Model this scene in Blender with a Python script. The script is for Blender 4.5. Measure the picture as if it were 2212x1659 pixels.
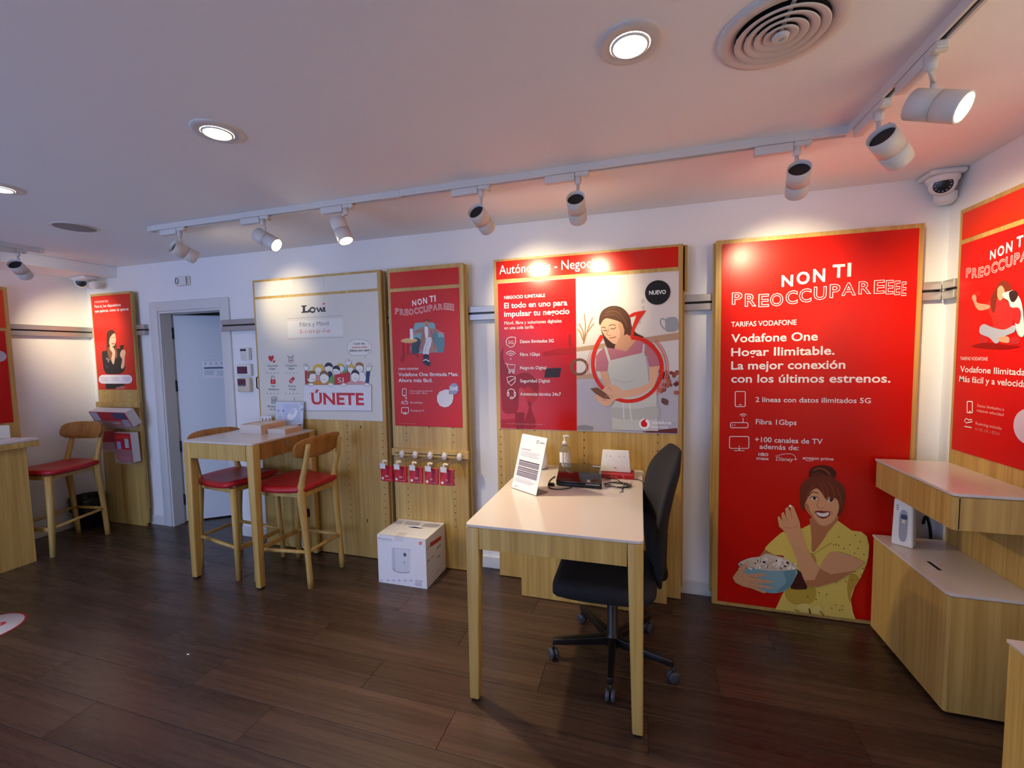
import bpy, bmesh, math, random
from mathutils import Vector, Matrix

for o in list(bpy.data.objects):
    bpy.data.objects.remove(o)
random.seed(7)
scene = bpy.context.scene
COL = scene.collection

# ---------------------------------------------------------------- camera
CAM_H = 1.5
FPX = 930.8
YAW, PITCH, ROLL = 0.29024241, 0.06567107, -0.01855656


def _rot():
    cx, sx = math.cos(YAW), math.sin(YAW)
    cy, sy = math.cos(PITCH), math.sin(PITCH)
    cz, sz = math.cos(ROLL), math.sin(ROLL)
    yaw = Matrix(((cx, 0, sx), (0, 1, 0), (-sx, 0, cx)))
    pit = Matrix(((1, 0, 0), (0, cy, -sy), (0, sy, cy)))
    rol = Matrix(((cz, -sz, 0), (sz, cz, 0), (0, 0, 1)))
    return rol @ pit @ yaw


RC = _rot()
RCT = RC.transposed()


def ray(px, py):
    w = RCT @ Vector(((px - 1106) / FPX, (py - 829.5) / FPX, 1.0))
    return Vector((w.x, w.z, -w.y))


EYE = Vector((0, 0, CAM_H))
cd = bpy.data.cameras.new('camera')
cam = bpy.data.objects.new('camera', cd)
COL.objects.link(cam)
right = Vector((RC[0][0], RC[0][2], -RC[0][1]))
down = Vector((RC[1][0], RC[1][2], -RC[1][1]))
fwd = Vector((RC[2][0], RC[2][2], -RC[2][1]))
up = -down
cam.matrix_world = Matrix(((right.x, up.x, -fwd.x, EYE.x), (right.y, up.y, -fwd.y, EYE.y),
                           (right.z, up.z, -fwd.z, EYE.z), (0, 0, 0, 1)))
cd.sensor_fit = 'HORIZONTAL'
cd.sensor_width = 36
cd.lens = FPX / 2212 * 36
cd.clip_start = 0.02
scene.camera = cam

# ---------------------------------------------------------------- world, exposure
world = bpy.data.worlds.new('world')
scene.world = world
world.use_nodes = True
wb = world.node_tree.nodes['Background']
wb.inputs[0].default_value = (0.40, 0.56, 1.0, 1)
wb.inputs[1].default_value = 3.4
vs = scene.view_settings
vs.view_transform = 'Standard'
vs.look = 'None'
vs.gamma = 1
vs.use_curve_mapping = False
vs.exposure = 0.55
SPOT_W = 34.0        # track heads
DOWN_W = 7.0        # recessed downlights
WARM = (1.0, 0.81, 0.49)

# ---------------------------------------------------------------- room sizes (metres)
XL, XR = -5.0, 1.513
YB, YF = 2.80, -2.4
ZC = 2.37


# ---------------------------------------------------------------- helpers
def hx(h):
    h = h.lstrip('#')
    r = []
    for i in (0, 2, 4):
        c = int(h[i:i + 2], 16) / 255
        r.append(c / 12.92 if c <= 0.04045 else ((c + 0.055) / 1.055) ** 2.4)
    return tuple(r) + (1.0,)


MATS = {}


def mat(name, col='808080', rough=0.5, metal=0.0, emit=None, es=0.0, bump=0.0, bscale=300, spec=0.5,
        var=0.0, coat=0.0, trans=0.0, alpha=1.0):
    if name in MATS:
        return MATS[name]
    m = bpy.data.materials.new(name)
    m.use_nodes = True
    nt = m.node_tree
    b = nt.nodes['Principled BSDF']
    c = hx(col) if isinstance(col, str) else tuple(col) + (1.0,)
    b.inputs['Base Color'].default_value = c
    b.inputs['Roughness'].default_value = rough
    b.inputs['Metallic'].default_value = metal
    b.inputs['Specular IOR Level'].default_value = spec
    if coat:
        b.inputs['Coat Weight'].default_value = coat
        b.inputs['Coat Roughness'].default_value = 0.12
    if trans:
        b.inputs['Transmission Weight'].default_value = trans
        b.inputs['IOR'].default_value = 1.3
    if alpha < 1:
        b.inputs['Alpha'].default_value = alpha
    if emit:
        b.inputs['Emission Color'].default_value = hx(emit)
        b.inputs['Emission Strength'].default_value = es
    tc = nt.nodes.new('ShaderNodeTexCoord')
    nz = nt.nodes.new('ShaderNodeTexNoise')
    nz.inputs['Scale'].default_value = bscale
    nz.inputs['Detail'].default_value = 3
    nt.links.new(tc.outputs['Object'], nz.inputs['Vector'])
    if bump:
        bp = nt.nodes.new('ShaderNodeBump')
        bp.inputs['Strength'].default_value = bump
        bp.inputs['Distance'].default_value = 0.002
        nt.links.new(nz.outputs['Fac'], bp.inputs['Height'])
        nt.links.new(bp.outputs['Normal'], b.inputs['Normal'])
    mx = nt.nodes.new('ShaderNodeMixRGB')
    mx.blend_type = 'MULTIPLY'
    mx.inputs[0].default_value = var if var else 0.04
    mx.inputs[1].default_value = c
    nt.links.new(nz.outputs['Fac'], mx.inputs[2])
    nt.links.new(mx.outputs[0], b.inputs['Base Color'])
    MATS[name] = m
    return m


def wood(name, c1, c2, c3, rough=0.45, rnd=False, axis=2):
    m = bpy.data.materials.new(name)
    m.use_nodes = True
    nt = m.node_tree
    b = nt.nodes['Principled BSDF']
    b.inputs['Roughness'].default_value = rough
    tc = nt.nodes.new('ShaderNodeTexCoord')

    def noise(s, det):
        mp = nt.nodes.new('ShaderNodeMapping')
        mp.inputs['Scale'].default_value = s
        n = nt.nodes.new('ShaderNodeTexNoise')
        n.inputs['Scale'].default_value = 1
        n.inputs['Detail'].default_value = det
        n.inputs['Roughness'].default_value = 0.6
        nt.links.new(tc.outputs['Object'], mp.inputs['Vector'])
        if rnd:
            oi = nt.nodes.new('ShaderNodeObjectInfo')
            ml = nt.nodes.new('ShaderNodeMath')
            ml.operation = 'MULTIPLY'
            ml.inputs[1].default_value = 50
            nt.links.new(oi.outputs['Random'], ml.inputs[0])
            nt.links.new(ml.outputs[0], mp.inputs['Location'])
        nt.links.new(mp.outputs[0], n.inputs['Vector'])
        return n
    s1 = [55, 55, 55]
    s1[axis] = 1.6
    s2 = [11, 11, 11]
    s2[axis] = 0.25
    n1, n2 = noise(s1, 5), noise(s2, 2)
    r1 = nt.nodes.new('ShaderNodeValToRGB')
    r1.color_ramp.elements[0].color = hx(c1)
    r1.color_ramp.elements[1].color = hx(c2)
    r1.color_ramp.elements[0].position = 0.3
    r1.color_ramp.elements[1].position = 0.7
    nt.links.new(n1.outputs['Fac'], r1.inputs[0])
    r2 = nt.nodes.new('ShaderNodeValToRGB')
    r2.color_ramp.elements[0].color = hx(c3)
    r2.color_ramp.elements[1].color = (1, 1, 1, 1)
    r2.color_ramp.elements[0].position = 0.3
    r2.color_ramp.elements[1].position = 0.68
    nt.links.new(n2.outputs['Fac'], r2.inputs[0])
    mx = nt.nodes.new('ShaderNodeMixRGB')
    mx.blend_type = 'MULTIPLY'
    mx.inputs[0].default_value = 0.55
    nt.links.new(r1.outputs[0], mx.inputs[1])
    nt.links.new(r2.outputs[0], mx.inputs[2])
    out = mx.outputs[0]
    if rnd:
        oi = nt.nodes.new('ShaderNodeObjectInfo')
        mr = nt.nodes.new('ShaderNodeMapRange')
        mr.inputs['To Min'].default_value = 0.72
        mr.inputs['To Max'].default_value = 1.25
        nt.links.new(oi.outputs['Random'], mr.inputs['Value'])
        hs = nt.nodes.new('ShaderNodeHueSaturation')
        nt.links.new(mr.outputs[0], hs.inputs['Value'])
        nt.links.new(out, hs.inputs['Color'])
        out = hs.outputs[0]
        rr = nt.nodes.new('ShaderNodeMapRange')
        rr.inputs['To Min'].default_value = rough - 0.02
        rr.inputs['To Max'].default_value = rough + 0.03
        nt.links.new(n1.outputs['Fac'], rr.inputs['Value'])
        nt.links.new(rr.outputs[0], b.inputs['Roughness'])
    nt.links.new(out, b.inputs['Base Color'])
    bp = nt.nodes.new('ShaderNodeBump')
    bp.inputs['Strength'].default_value = 0.02 if rnd else 0.12
    bp.inputs['Distance'].default_value = 0.001
    nt.links.new(n1.outputs['Fac'], bp.inputs['Height'])
    nt.links.new(bp.outputs['Normal'], b.inputs['Normal'])
    MATS[name] = m
    return m


mat('wall', 'efedec', 0.75, bump=0.15, bscale=120)
mat('ceiling', 'f4f1f0', 0.8, bump=0.1, bscale=90)
wood('oak', 'b6944f', 'd6b66c', 'cbb078')
wood('ply', '9a6a30', 'b98444', 'c89c60', 0.4)
wood('plank', '43322a', '574236', '8a766c', 0.27, rnd=True, axis=0)
mat('joint', '120c08', 0.8)
mat('white_top', 'd2cac6', 0.22, coat=0.3)
mat('white_plastic', 'e4e2de', 0.4)
mat('lamp_white', 'd8d2cc', 0.4)
mat('cream_plastic', 'd9cdb8', 0.45)
mat('black_plastic', '121214', 0.35)
mat('black_hole', '050505', 0.9)
mat('black_fabric', '15161c', 0.85, bump=0.5, bscale=600)
mat('grey_fabric', '2c2c30', 0.8, bump=0.5, bscale=600)
mat('metal', 'b9b9bb', 0.32, metal=0.9)
mat('rail_metal', 'b4b0ae', 0.38, metal=0.55)
mat('dark_metal', '3a3a3e', 0.4, metal=0.8)
mat('red_leather', 'b01420', 0.38, bump=0.2, bscale=400)
mat('door_white', 'd9dde2', 0.5)
mat('frame_white', 'd8d8d6', 0.5)
mat('glow', 'ffffff', 0.5, emit='fff2dc', es=28.0)
mat('glow_spot', 'ffffff', 0.5, emit='fff0d4', es=22.0)
mat('paper', 'e8e6ea', 0.6)
mat('carton_white', 'e6e6ec', 0.5)
mat('acrylic', 'f4f6fa', 0.08, trans=0.85, alpha=0.45)


def C(hexcol, rough=0.38):
    n = 'print_' + hexcol + ('' if rough == 0.38 else '_%d' % int(rough * 100))
    if n not in MATS:
        mat(n, hexcol, rough, spec=0.32)
    return n


class MB:
    """collects shapes (world or local metres); build() makes ONE mesh object"""

    def __init__(s):
        s.v, s.f, s.m, s.sm = [], [], [], []

    def add(s, vs_, fs, m, smooth=False):
        k = len(s.v)
        s.v += [Vector(p) for p in vs_]
        for f in fs:
            s.f.append([i + k for i in f])
            s.m.append(m)
            s.sm.append(smooth)
        return s

    def bm(s, b, m, smooth=False, M=None):
        b.verts.index_update()
        vs_ = [(M @ v.co) if M else v.co.copy() for v in b.verts]
        s.add(vs_, [[v.index for v in f.verts] for f in b.faces], m, smooth)
        b.free()
        return s

    def box(s, x0, x1, y0, y1, z0, z1, m, bev=0.0, seg=1, M=None):
        b = bmesh.new()
        bmesh.ops.create_cube(b, size=1)
        for v in b.verts:
            v.co = Vector(((x0 + x1) / 2 + v.co.x * (x1 - x0), (y0 + y1) / 2 + v.co.y * (y1 - y0),
                           (z0 + z1) / 2 + v.co.z * (z1 - z0)))
        if bev:
            bmesh.ops.bevel(b, geom=list(b.edges), offset=bev, segments=seg, affect='EDGES', profile=0.5)
        return s.bm(b, m, seg > 1, M)

    def hexa(s, lo, hi, m, bev=0.0, seg=1):
        """lo, hi: four corners each (bottom ring, top ring)"""
        b = bmesh.new()
        vl = [b.verts.new(p) for p in lo]
        vh = [b.verts.new(p) for p in hi]
        b.faces.new(vl[::-1])
        b.faces.new(vh)
        n = len(lo)
        for i in range(n):
            b.faces.new((vl[i], vl[(i + 1) % n], vh[(i + 1) % n], vh[i]))
        bmesh.ops.recalc_face_normals(b, faces=b.faces)
        if bev:
            bmesh.ops.bevel(b, geom=list(b.edges), offset=bev, segments=seg, affect='EDGES', profile=0.5)
        return s.bm(b, m, seg > 1)

    def prism(s, poly, off, m, bev=0.0, seg=1):
        """extrude a polygon (list of 3-D points) by vector off"""
        off = Vector(off)
        return s.hexa([Vector(p) for p in poly], [Vector(p) + off for p in poly], m, bev, seg)

    def tube(s, pts, r, m, n=8, cap=True, closed=False):
        pts = [Vector(p) for p in pts]
        rs = r if isinstance(r, (list, tuple)) else [r] * len(pts)
        k = len(s.v)
        prev = None
        N = len(pts)
        for i, p in enumerate(pts):
            if closed:
                t = pts[(i + 1) % N] - pts[i - 1]
            else:
                t = pts[min(i + 1, N - 1)] - pts[max(i - 1, 0)]
            t.normalize()
            if prev is None:
                a = Vector((0, 0, 1)) if abs(t.z) < 0.9 else Vector((1, 0, 0))
                u = t.cross(a).normalized()
            else:
                u = (prev - t * prev.dot(t)).normalized()
            w = t.cross(u)
            prev = u
            for j in range(n):
                a = 2 * math.pi * j / n
                s.v.append(p + (u * math.cos(a) + w * math.sin(a)) * rs[i])
        for i in range(N if closed else N - 1):
            for j in range(n):
                a, b = k + i * n + j, k + i * n + (j + 1) % n
                c, d = k + ((i + 1) % N) * n + (j + 1) % n, k + ((i + 1) % N) * n + j
                s.f.append([a, b, c, d])
                s.m.append(m)
                s.sm.append(True)
        if cap and not closed:
            s.f.append([k + j for j in range(n)][::-1])
            s.f.append([k + (N - 1) * n + j for j in range(n)])
            s.m += [m, m]
            s.sm += [False, False]
        return s

    def lathe(s, prof, m, org=(0, 0, 0), ax=(0, 0, 1), n=32, smooth=True):
        """prof: list of (radius, height along ax)"""
        ax = Vector(ax).normalized()
        a = Vector((0, 0, 1)) if abs(ax.z) < 0.9 else Vector((1, 0, 0))
        u = ax.cross(a).normalized()
        w = ax.cross(u)
        org = Vector(org)
        k = len(s.v)
        for r, h in prof:
            for j in range(n):
                t = 2 * math.pi * j / n
                s.v.append(org + ax * h + (u * math.cos(t) + w * math.sin(t)) * r)
        for i in range(len(prof) - 1):
            for j in range(n):
                s.f.append([k + i * n + j, k + i * n + (j + 1) % n, k + (i + 1) * n + (j + 1) % n, k + (i + 1) * n + j])
                s.m.append(m)
                s.sm.append(smooth)
        return s

    def disc(s, c, ax, r, m, n=32):
        s.lathe([(r, 0), (0.00001, 0)], m, c, ax, n, False)
        return s

    def build(s, name, parent=None, org=None, kind=None, label=None):
        me = bpy.data.meshes.new(name)
        o0 = Vector(org) if org is not None else (world_loc(parent) if parent else Vector((0, 0, 0)))
        me.from_pydata([p - o0 for p in s.v], [], s.f)
        names = []
        for x in s.m:
            if x not in names:
                names.append(x)
        for x in names:
            me.materials.append(MATS[x])
        me.polygons.foreach_set('material_index', [names.index(x) for x in s.m])
        me.polygons.foreach_set('use_smooth', s.sm)
        me.validate()
        me.update()
        b = bmesh.new()
        b.from_mesh(me)
        bmesh.ops.recalc_face_normals(b, faces=b.faces)
        b.to_mesh(me)
        b.free()
        o = bpy.data.objects.new(name, me)
        COL.objects.link(o)
        if parent:
            o.parent = parent
            if org is not None:
                o.location = o0 - world_loc(parent)
        else:
            o.location = o0
        if kind:
            o['kind'] = kind
        if label:
            o['label'] = label
        return o


def world_loc(o):
    l = Vector(o.location)
    while o.parent:
        o = o.parent
        l += Vector(o.location)
    return l


def thing(name, label, cat, loc=(0, 0, 0), rotz=0.0, group=None):
    o = bpy.data.objects.new(name, None)
    COL.objects.link(o)
    o.location = loc
    o.rotation_euler = (0, 0, rotz)
    o.empty_display_size = 0.05
    o['label'] = label
    o['category'] = cat
    if group:
        o['group'] = group
    return o


def tag(o, label, cat, group=None):
    o['label'] = label
    o['category'] = cat
    if group:
        o['group'] = group
    return o


def copy_tree(o, parent=None):
    c = o.copy()
    COL.objects.link(c)
    c.parent = parent
    for ch in o.children:
        copy_tree(ch, c)
    return c


def at_y(px, py, y):
    d = ray(px, py)
    return EYE + d * (y / d.y)


def smooth_loop(pts, n=4):
    out = []
    N = len(pts)
    for i in range(N):
        p0, p1, p2, p3 = pts[i - 1], pts[i], pts[(i + 1) % N], pts[(i + 2) % N]
        for k in range(n):
            t = k / n
            out.append(tuple(0.5 * (2 * p1[j] + (p2[j] - p0[j]) * t + (2 * p0[j] - 5 * p1[j] + 4 * p2[j] - p3[j]) * t * t
                                    + (3 * p1[j] - p0[j] - 3 * p2[j] + p3[j]) * t ** 3) for j in (0, 1)))
    return out


def smooth_line(pts, n=4):
    out = []
    N = len(pts)
    for i in range(N - 1):
        p0, p1, p2, p3 = pts[max(i - 1, 0)], pts[i], pts[i + 1], pts[min(i + 2, N - 1)]
        for k in range(n):
            t = k / n
            out.append(tuple(0.5 * (2 * p1[j] + (p2[j] - p0[j]) * t + (2 * p0[j] - 5 * p1[j] + 4 * p2[j] - p3[j]) * t * t
                                    + (3 * p1[j] - p0[j] - 3 * p2[j] + p3[j]) * t ** 3) for j in range(len(p1))))
    out.append(tuple(pts[-1]))
    return out


TXT = {}


def text_mesh(s, bold):
    key = (s, bold)
    if key not in TXT:
        cu = bpy.data.curves.new('lettering', 'FONT')
        cu.body = s
        cu.size = 1
        cu.offset = bold
        cu.resolution_u = 3
        ob = bpy.data.objects.new('lettering', cu)
        me = bpy.data.meshes.new_from_object(ob)
        TXT[key] = ([v.co.copy() for v in me.vertices], [list(p.vertices) for p in me.polygons])
        bpy.data.objects.remove(ob)
        bpy.data.curves.remove(cu)
        bpy.data.meshes.remove(me)
    return TXT[key]


class Plane:
    """a flat print: draws on the plane through O with axes U (right), V (up), normal N towards the room.
    Positions are read off the photograph in a crop (x0, y0, scale) and back-projected onto this plane."""

    def __init__(s, O, U, N, crop, parent=None):
        s.O, s.U, s.N = Vector(O), Vector(U), Vector(N)
        s.V = Vector((0, 0, 1))
        s.c = crop
        s.n = 0.0
        s.mb = MB()
        s.parent = parent
        s.done = []

    def cut(s):
        if s.mb.v:
            s.done.append(s.mb)
            s.mb = MB()

    def uv(s, x, y):
        d = ray(s.c[0] + x / s.c[2], s.c[1] + y / s.c[2])
        t = (s.O - EYE).dot(s.N) / d.dot(s.N)
        p = EYE + d * t - s.O
        return (p.dot(s.U), p.dot(s.V))

    def w(s, u, v, n=None):
        return s.O + s.U * u + s.V * v + s.N * (s.n if n is None else n)

    hold = 0

    def up(s):
        if s.hold:                       # many small marks share a few levels
            s.hold += 1
            s.n += 0.00005 if s.hold % 8 else -0.00035
        else:
            s.n += 0.00005

    def polyuv(s, pts, m):
        s.up()
        s.mb.add([s.w(*p) for p in pts], [list(range(len(pts)))], m)

    def poly(s, pts, m, sm=True):
        p = [s.uv(*q) for q in pts]
        s.polyuv(smooth_loop(p) if sm else p, C(m))

    def rect(s, x0, y0, x1, y1, m):
        a, b = s.uv(x0, y1), s.uv(x1, y0)
        s.polyuv([(a[0], a[1]), (b[0], a[1]), (b[0], b[1]), (a[0], b[1])], C(m))

    def quadbox(s, quad, m, th=0.003, bev=0.0006):
        """panel whose four corners TL TR BR BL are given; squared up in the plane"""
        p = [s.uv(*q) for q in quad]
        u0, u1 = (p[0][0] + p[3][0]) / 2, (p[1][0] + p[2][0]) / 2
        v1, v0 = (p[0][1] + p[1][1]) / 2, (p[2][1] + p[3][1]) / 2
        pts = [s.w(u0, v0, 0), s.w(u1, v0, 0), s.w(u1, v1, 0), s.w(u0, v1, 0)]
        s.mb.prism(pts, s.N * th, m, bev)
        s.n = max(s.n, th)
        return u0, v0, u1, v1

    def ell(s, cx, cy, rx, ry, m, n=28):
        c = s.uv(cx, cy)
        a = s.uv(cx + rx, cy)
        b = s.uv(cx, cy - ry)
        ru, rv = a[0] - c[0], b[1] - c[1]
        s.polyuv([(c[0] + ru * math.cos(2 * math.pi * k / n), c[1] + rv * math.sin(2 * math.pi * k / n)) for k in range(n)], C(m))

    def strokeuv(s, p, wd, m, closed=False):
        s.up()
        N = len(p)
        L, R_ = [], []
        for i in range(N):
            a = p[i - 1] if (i > 0 or closed) else p[i]
            b = p[(i + 1) % N] if (i < N - 1 or closed) else p[i]
            dx, dy = b[0] - a[0], b[1] - a[1]
            l = math.hypot(dx, dy) or 1
            wi = wd[i] if isinstance(wd, (list, tuple)) else wd
            nx, ny = -dy / l * wi / 2, dx / l * wi / 2
            L.append((p[i][0] + nx, p[i][1] + ny))
            R_.append((p[i][0] - nx, p[i][1] - ny))
        vs_ = [s.w(*q) for q in L + R_]
        s.mb.add(vs_, [[i, (i + 1) % N, N + (i + 1) % N, N + i] for i in range(N if closed else N - 1)], m)

    def stroke(s, pts, wd, m, closed=False, sm=False):
        """wd in crop pixels"""
        p = [s.uv(*q) for q in pts]
        k = pts[len(pts) // 2]
        e = abs(s.uv(k[0] + 10, k[1])[0] - s.uv(*k)[0]) / 10
        if sm:
            p = smooth_loop(p) if closed else smooth_line(p)
        s.strokeuv(p, wd * e, C(m), closed)

    def rrect(s, x0, y0, x1, y1, r, wd, m, fill=False):
        pts = []
        for cx, cy, a0 in ((x1 - r, y0 + r, 270), (x1 - r, y1 - r, 0), (x0 + r, y1 - r, 90), (x0 + r, y0 + r, 180)):
            for k in range(4):
                a = math.radians(a0 + k * 30)
                pts.append((cx + r * math.cos(a), cy + r * math.sin(a)))
        if fill:
            s.polyuv([s.uv(*q) for q in pts], C(m))
        else:
            s.stroke(pts, wd, m, True)

    def textuv(s, t, u0, u1, v, h, m, bold=0.0, shear=0.0):
        vs_, fs = text_mesh(t, bold)
        if not vs_:
            return
        s.up()
        x0, x1 = min(p.x for p in vs_), max(p.x for p in vs_)
        k = (u1 - u0) / (x1 - x0)
        hy = h / 0.70
        s.mb.add([s.w(u0 + (p.x - x0) * k + shear * p.y * hy, v + p.y * hy) for p in vs_], fs, m)

    def text(s, t, x0, y0, x1, y1, h, m='ffffff', bold=0.0, shear=0.0, cut=True):
        a, b = s.uv(x0, y0), s.uv(x1, y1)
        e = abs(s.uv((x0 + x1) / 2, y0 - h)[1] - s.uv((x0 + x1) / 2, y0)[1])
        s.textuv(t, a[0], b[0], (a[1] + b[1]) / 2, e, C(m), bold, shear)
        if cut:
            s.cut()

    def flush(s, name, label=None, parent=None):
        s.cut()
        for mb in s.done:
            o = mb.build(name, parent or s.parent, label=label)
        s.done = []
        return o

# ================================================================ THE ROOM
def struct(name, mb, parent=None):
    o = mb.build(name, parent)
    if not parent:
        o['kind'] = 'structure'
    return o


DX0, DX1, DZ = -4.09, -3.36, 1.945          # doorway in the back wall
floor = struct('floor', MB().box(XL - 0.1, XR + 0.1, YF - 0.1, YB + 1.7, -0.06, -0.004, 'joint'))
PW, PL = 0.19, 1.25
pm = MB().box(0.0008, PL - 0.0008, 0.0008, PW - 0.0008, -0.004, 0.0, 'plank', 0.0007).build('plank', floor, org=(0, 0, 0))
row, first = 0, True
y = YF
while y < YB + 0.12:
    x = XL - 0.1 - ((row * 0.47) % PL)
    while x < XR + 0.1:
        if first:
            o, first = pm, False
        else:
            o = pm.copy()
            COL.objects.link(o)
        o.location = (x, y, 0)
        x += PL
    y += PW
    row += 1

wb_ = MB()
wb_.box(XL - 0.1, DX0, YB, YB + 0.12, 0, ZC, 'wall')
wb_.box(DX1, XR + 0.1, YB, YB + 0.12, 0, ZC, 'wall')
wb_.box(DX0, DX1, YB, YB + 0.12, DZ, ZC, 'wall')
struct('wall_back', wb_)
struct('wall_left', MB().box(XL - 0.1, XL, YF - 0.1, YB, 0, ZC, 'wall'))
struct('wall_right', MB().box(XR, XR + 0.1, YF - 0.1, YB, 0, ZC, 'wall'))
wf = MB()                                     # shop front behind the camera: wide glazed opening
wf.box(XL - 0.1, -4.7, YF - 0.1, YF, 0, ZC, 'wall')
wf.box(-1.6, XR + 0.1, YF - 0.1, YF, 0, ZC, 'wall')
wf.box(-4.7, -1.6, YF - 0.1, YF, 2.2, ZC, 'wall')
struct('wall_front', wf)
struct('ceiling', MB().box(XL - 0.1, XR + 0.1, YF - 0.1, YB + 0.12, ZC, ZC + 0.08, 'ceiling'))
struct('trim_2', MB().box(XL, -4.58, YF, YB, 2.278, ZC, 'ceiling', 0.004))
# room behind the door
br = MB()
br.box(-4.95, -4.9, YB + 0.12, YB + 1.7, 0, 2.3, 'wall')
br.box(-2.5, -2.45, YB + 0.12, YB + 1.7, 0, 2.3, 'wall')
br.box(-4.95, -2.45, YB + 1.65, YB + 1.7, 0, 2.3, 'wall')
br.box(-4.95, -2.45, YB + 0.12, YB + 1.7, 2.3, 2.34, 'wall')
struct('wall_backroom', br)
# door casing and lining
tr = MB()
tr.box(DX0 - 0.095, DX0 - 0.002, YB - 0.016, YB, 0, DZ + 0.085, 'frame_white', 0.005, 2)
tr.box(DX1 + 0.002, DX1 + 0.09, YB - 0.016, YB, 0, DZ + 0.085, 'frame_white', 0.005, 2)
tr.box(DX0 - 0.002, DX1 + 0.002, YB - 0.016, YB, DZ, DZ + 0.085, 'frame_white', 0.005, 2)
tr.box(DX0, DX0 + 0.018, YB - 0.008, YB + 0.09, 0, DZ, 'frame_white', 0.002)
tr.box(DX1 - 0.018, DX1, YB - 0.008, YB + 0.12, 0, DZ, 'frame_white', 0.002)
tr.box(DX0 + 0.018, DX1 - 0.018, YB - 0.008, YB + 0.12, DZ - 0.018, DZ, 'frame_white', 0.002)
struct('trim_1', tr)
# door leaf, opened into the back room
HINGE = Vector((DX0 + 0.02, YB + 0.105, 0))
DA = math.radians(37)
dl = MB()
Mx = Matrix.Translation(HINGE) @ Matrix.Rotation(DA, 4, 'Z')
dl.box(0, 0.70, 0, 0.038, 0.012, DZ - 0.02, 'door_white', 0.002, 1, Mx)
door = dl.build('door_1', org=HINGE)
door['kind'] = 'structure'
for z in (0.22, 0.72, 1.28, 1.76):
    MB().tube([HINGE + Vector((-0.004, -0.008, z - 0.05)), HINGE + Vector((-0.004, -0.008, z + 0.05))], 0.009, 'dark_metal').build('hinge', door, label='dark metal door hinge')
# baseboards
bb = MB()
for a, b in ((XL + 0.012, DX0 - 0.095), (DX1 + 0.09, XR)):
    bb.box(a, b, YB - 0.012, YB, 0, 0.085, 'frame_white', 0.003)
struct('baseboard_back', bb)
struct('baseboard_left', MB().box(XL, XL + 0.012, YF, YB, 0, 0.085, 'frame_white', 0.003))
struct('baseboard_right', MB().box(XR - 0.012, XR, YF, YB - 0.012, 0, 0.085, 'frame_white', 0.003))


# ---------------------------------------------------------------- ceiling fittings
def downlight(x, y, lab, power=1.0):
    t = thing('recessed_downlight', lab, 'ceiling light', (x, y, ZC), group='recessed downlights')
    MB().lathe([(0.089, 0), (0.088, -0.004), (0.078, -0.007), (0.056, -0.008), (0.054, -0.004), (0.053, 0.02)], 'lamp_white', (x, y, ZC), n=40).build('trim_ring', t)
    MB().lathe([(0.053, -0.0075), (0.0525, -0.011), (0.046, -0.012), (0.044, -0.006)], 'white_plastic', (x, y, ZC), n=40).build('bezel', t)
    MB().lathe([(0.045, -0.006), (0.02, -0.0065), (0.0001, -0.0065)], 'glow', (x, y, ZC), n=32).build('lens', t, label='bright lit lens')
    l = bpy.data.lights.new('downlight_glow', 'SPOT')
    l.energy = DOWN_W * power
    l.color = (1.0, 0.84, 0.60)
    l.spot_size = math.radians(150)
    l.spot_blend = 0.9
    l.shadow_soft_size = 0.045
    lo = bpy.data.objects.new('downlight_glow', l)
    COL.objects.link(lo)
    lo.parent = t
    lo.location = (0, 0, -0.02)
    return t


downlight(-0.029, 1.317, 'lit round downlight in the ceiling beside the round air vent', 0.45)
downlight(-1.54, 1.31, 'lit round downlight alone in the middle of the ceiling')
downlight(-3.02, 1.37, 'lit round downlight at the left edge of the ceiling')

for x_, n_ in ((-0.029, 'right'), (-1.54, 'middle'), (-3.02, 'left')):  # unseen downlights added behind the camera to fill the front-facing surfaces
    for y_, w_ in ((-0.2, 'first'), (-1.7, 'second')):
        downlight(x_, y_, 'added unseen fill downlight behind the viewer, %s row, %s one' % (w_, n_), 1.35)
cx, cy = 0.365, 1.395
t = thing('air_vent', 'round white ceiling air vent with concentric louvre rings', 'air vent', (cx, cy, ZC))
MB().lathe([(0.158, 0), (0.157, -0.006), (0.140, -0.010), (0.118, -0.006), (0.112, 0.0)], 'lamp_white', (cx, cy, ZC), n=48).build('flange', t)
MB().lathe([(0.113, -0.0005), (0.0001, -0.0005)], 'black_hole', (cx, cy, ZC), n=40).build('duct_opening', t, label='dark duct behind the rings')
for k, r in enumerate((0.113, 0.089, 0.065, 0.042)):
    MB().lathe([(r, -0.015), (r - 0.003, -0.018), (r - 0.024, -0.008), (r - 0.026, -0.006), (r - 0.020, -0.007), (r, -0.015)], 'lamp_white', (cx, cy, ZC), n=48).build('louvre_ring', t)
MB().lathe([(0.021, -0.016), (0.018, -0.024), (0.008, -0.026), (0.006, -0.021), (0.0001, -0.021)], 'lamp_white', (cx, cy, ZC), n=24).build('hub', t)
MB().box(cx - 0.11, cx + 0.11, cy - 0.005, cy + 0.005, ZC - 0.006, ZC - 0.003, 'lamp_white').box(cx - 0.005, cx + 0.005, cy - 0.11, cy + 0.11, ZC - 0.006, ZC - 0.003, 'lamp_white').build('spoke', t)

t = thing('ceiling_speaker', 'flat round grey speaker grille on the ceiling near the left soffit', 'speaker', (-3.455, 1.90, ZC))
mat('speaker_grille', '8f8a8c', 0.7, bump=0.6, bscale=900)
MB().lathe([(0.115, 0), (0.114, -0.004), (0.104, -0.006), (0.102, -0.004)], 'lamp_white', (-3.455, 1.90, ZC), n=40).build('rim', t)
MB().lathe([(0.103, -0.004), (0.06, -0.006), (0.0001, -0.007)], 'speaker_grille', (-3.455, 1.90, ZC), n=40).build('grille', t)


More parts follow.
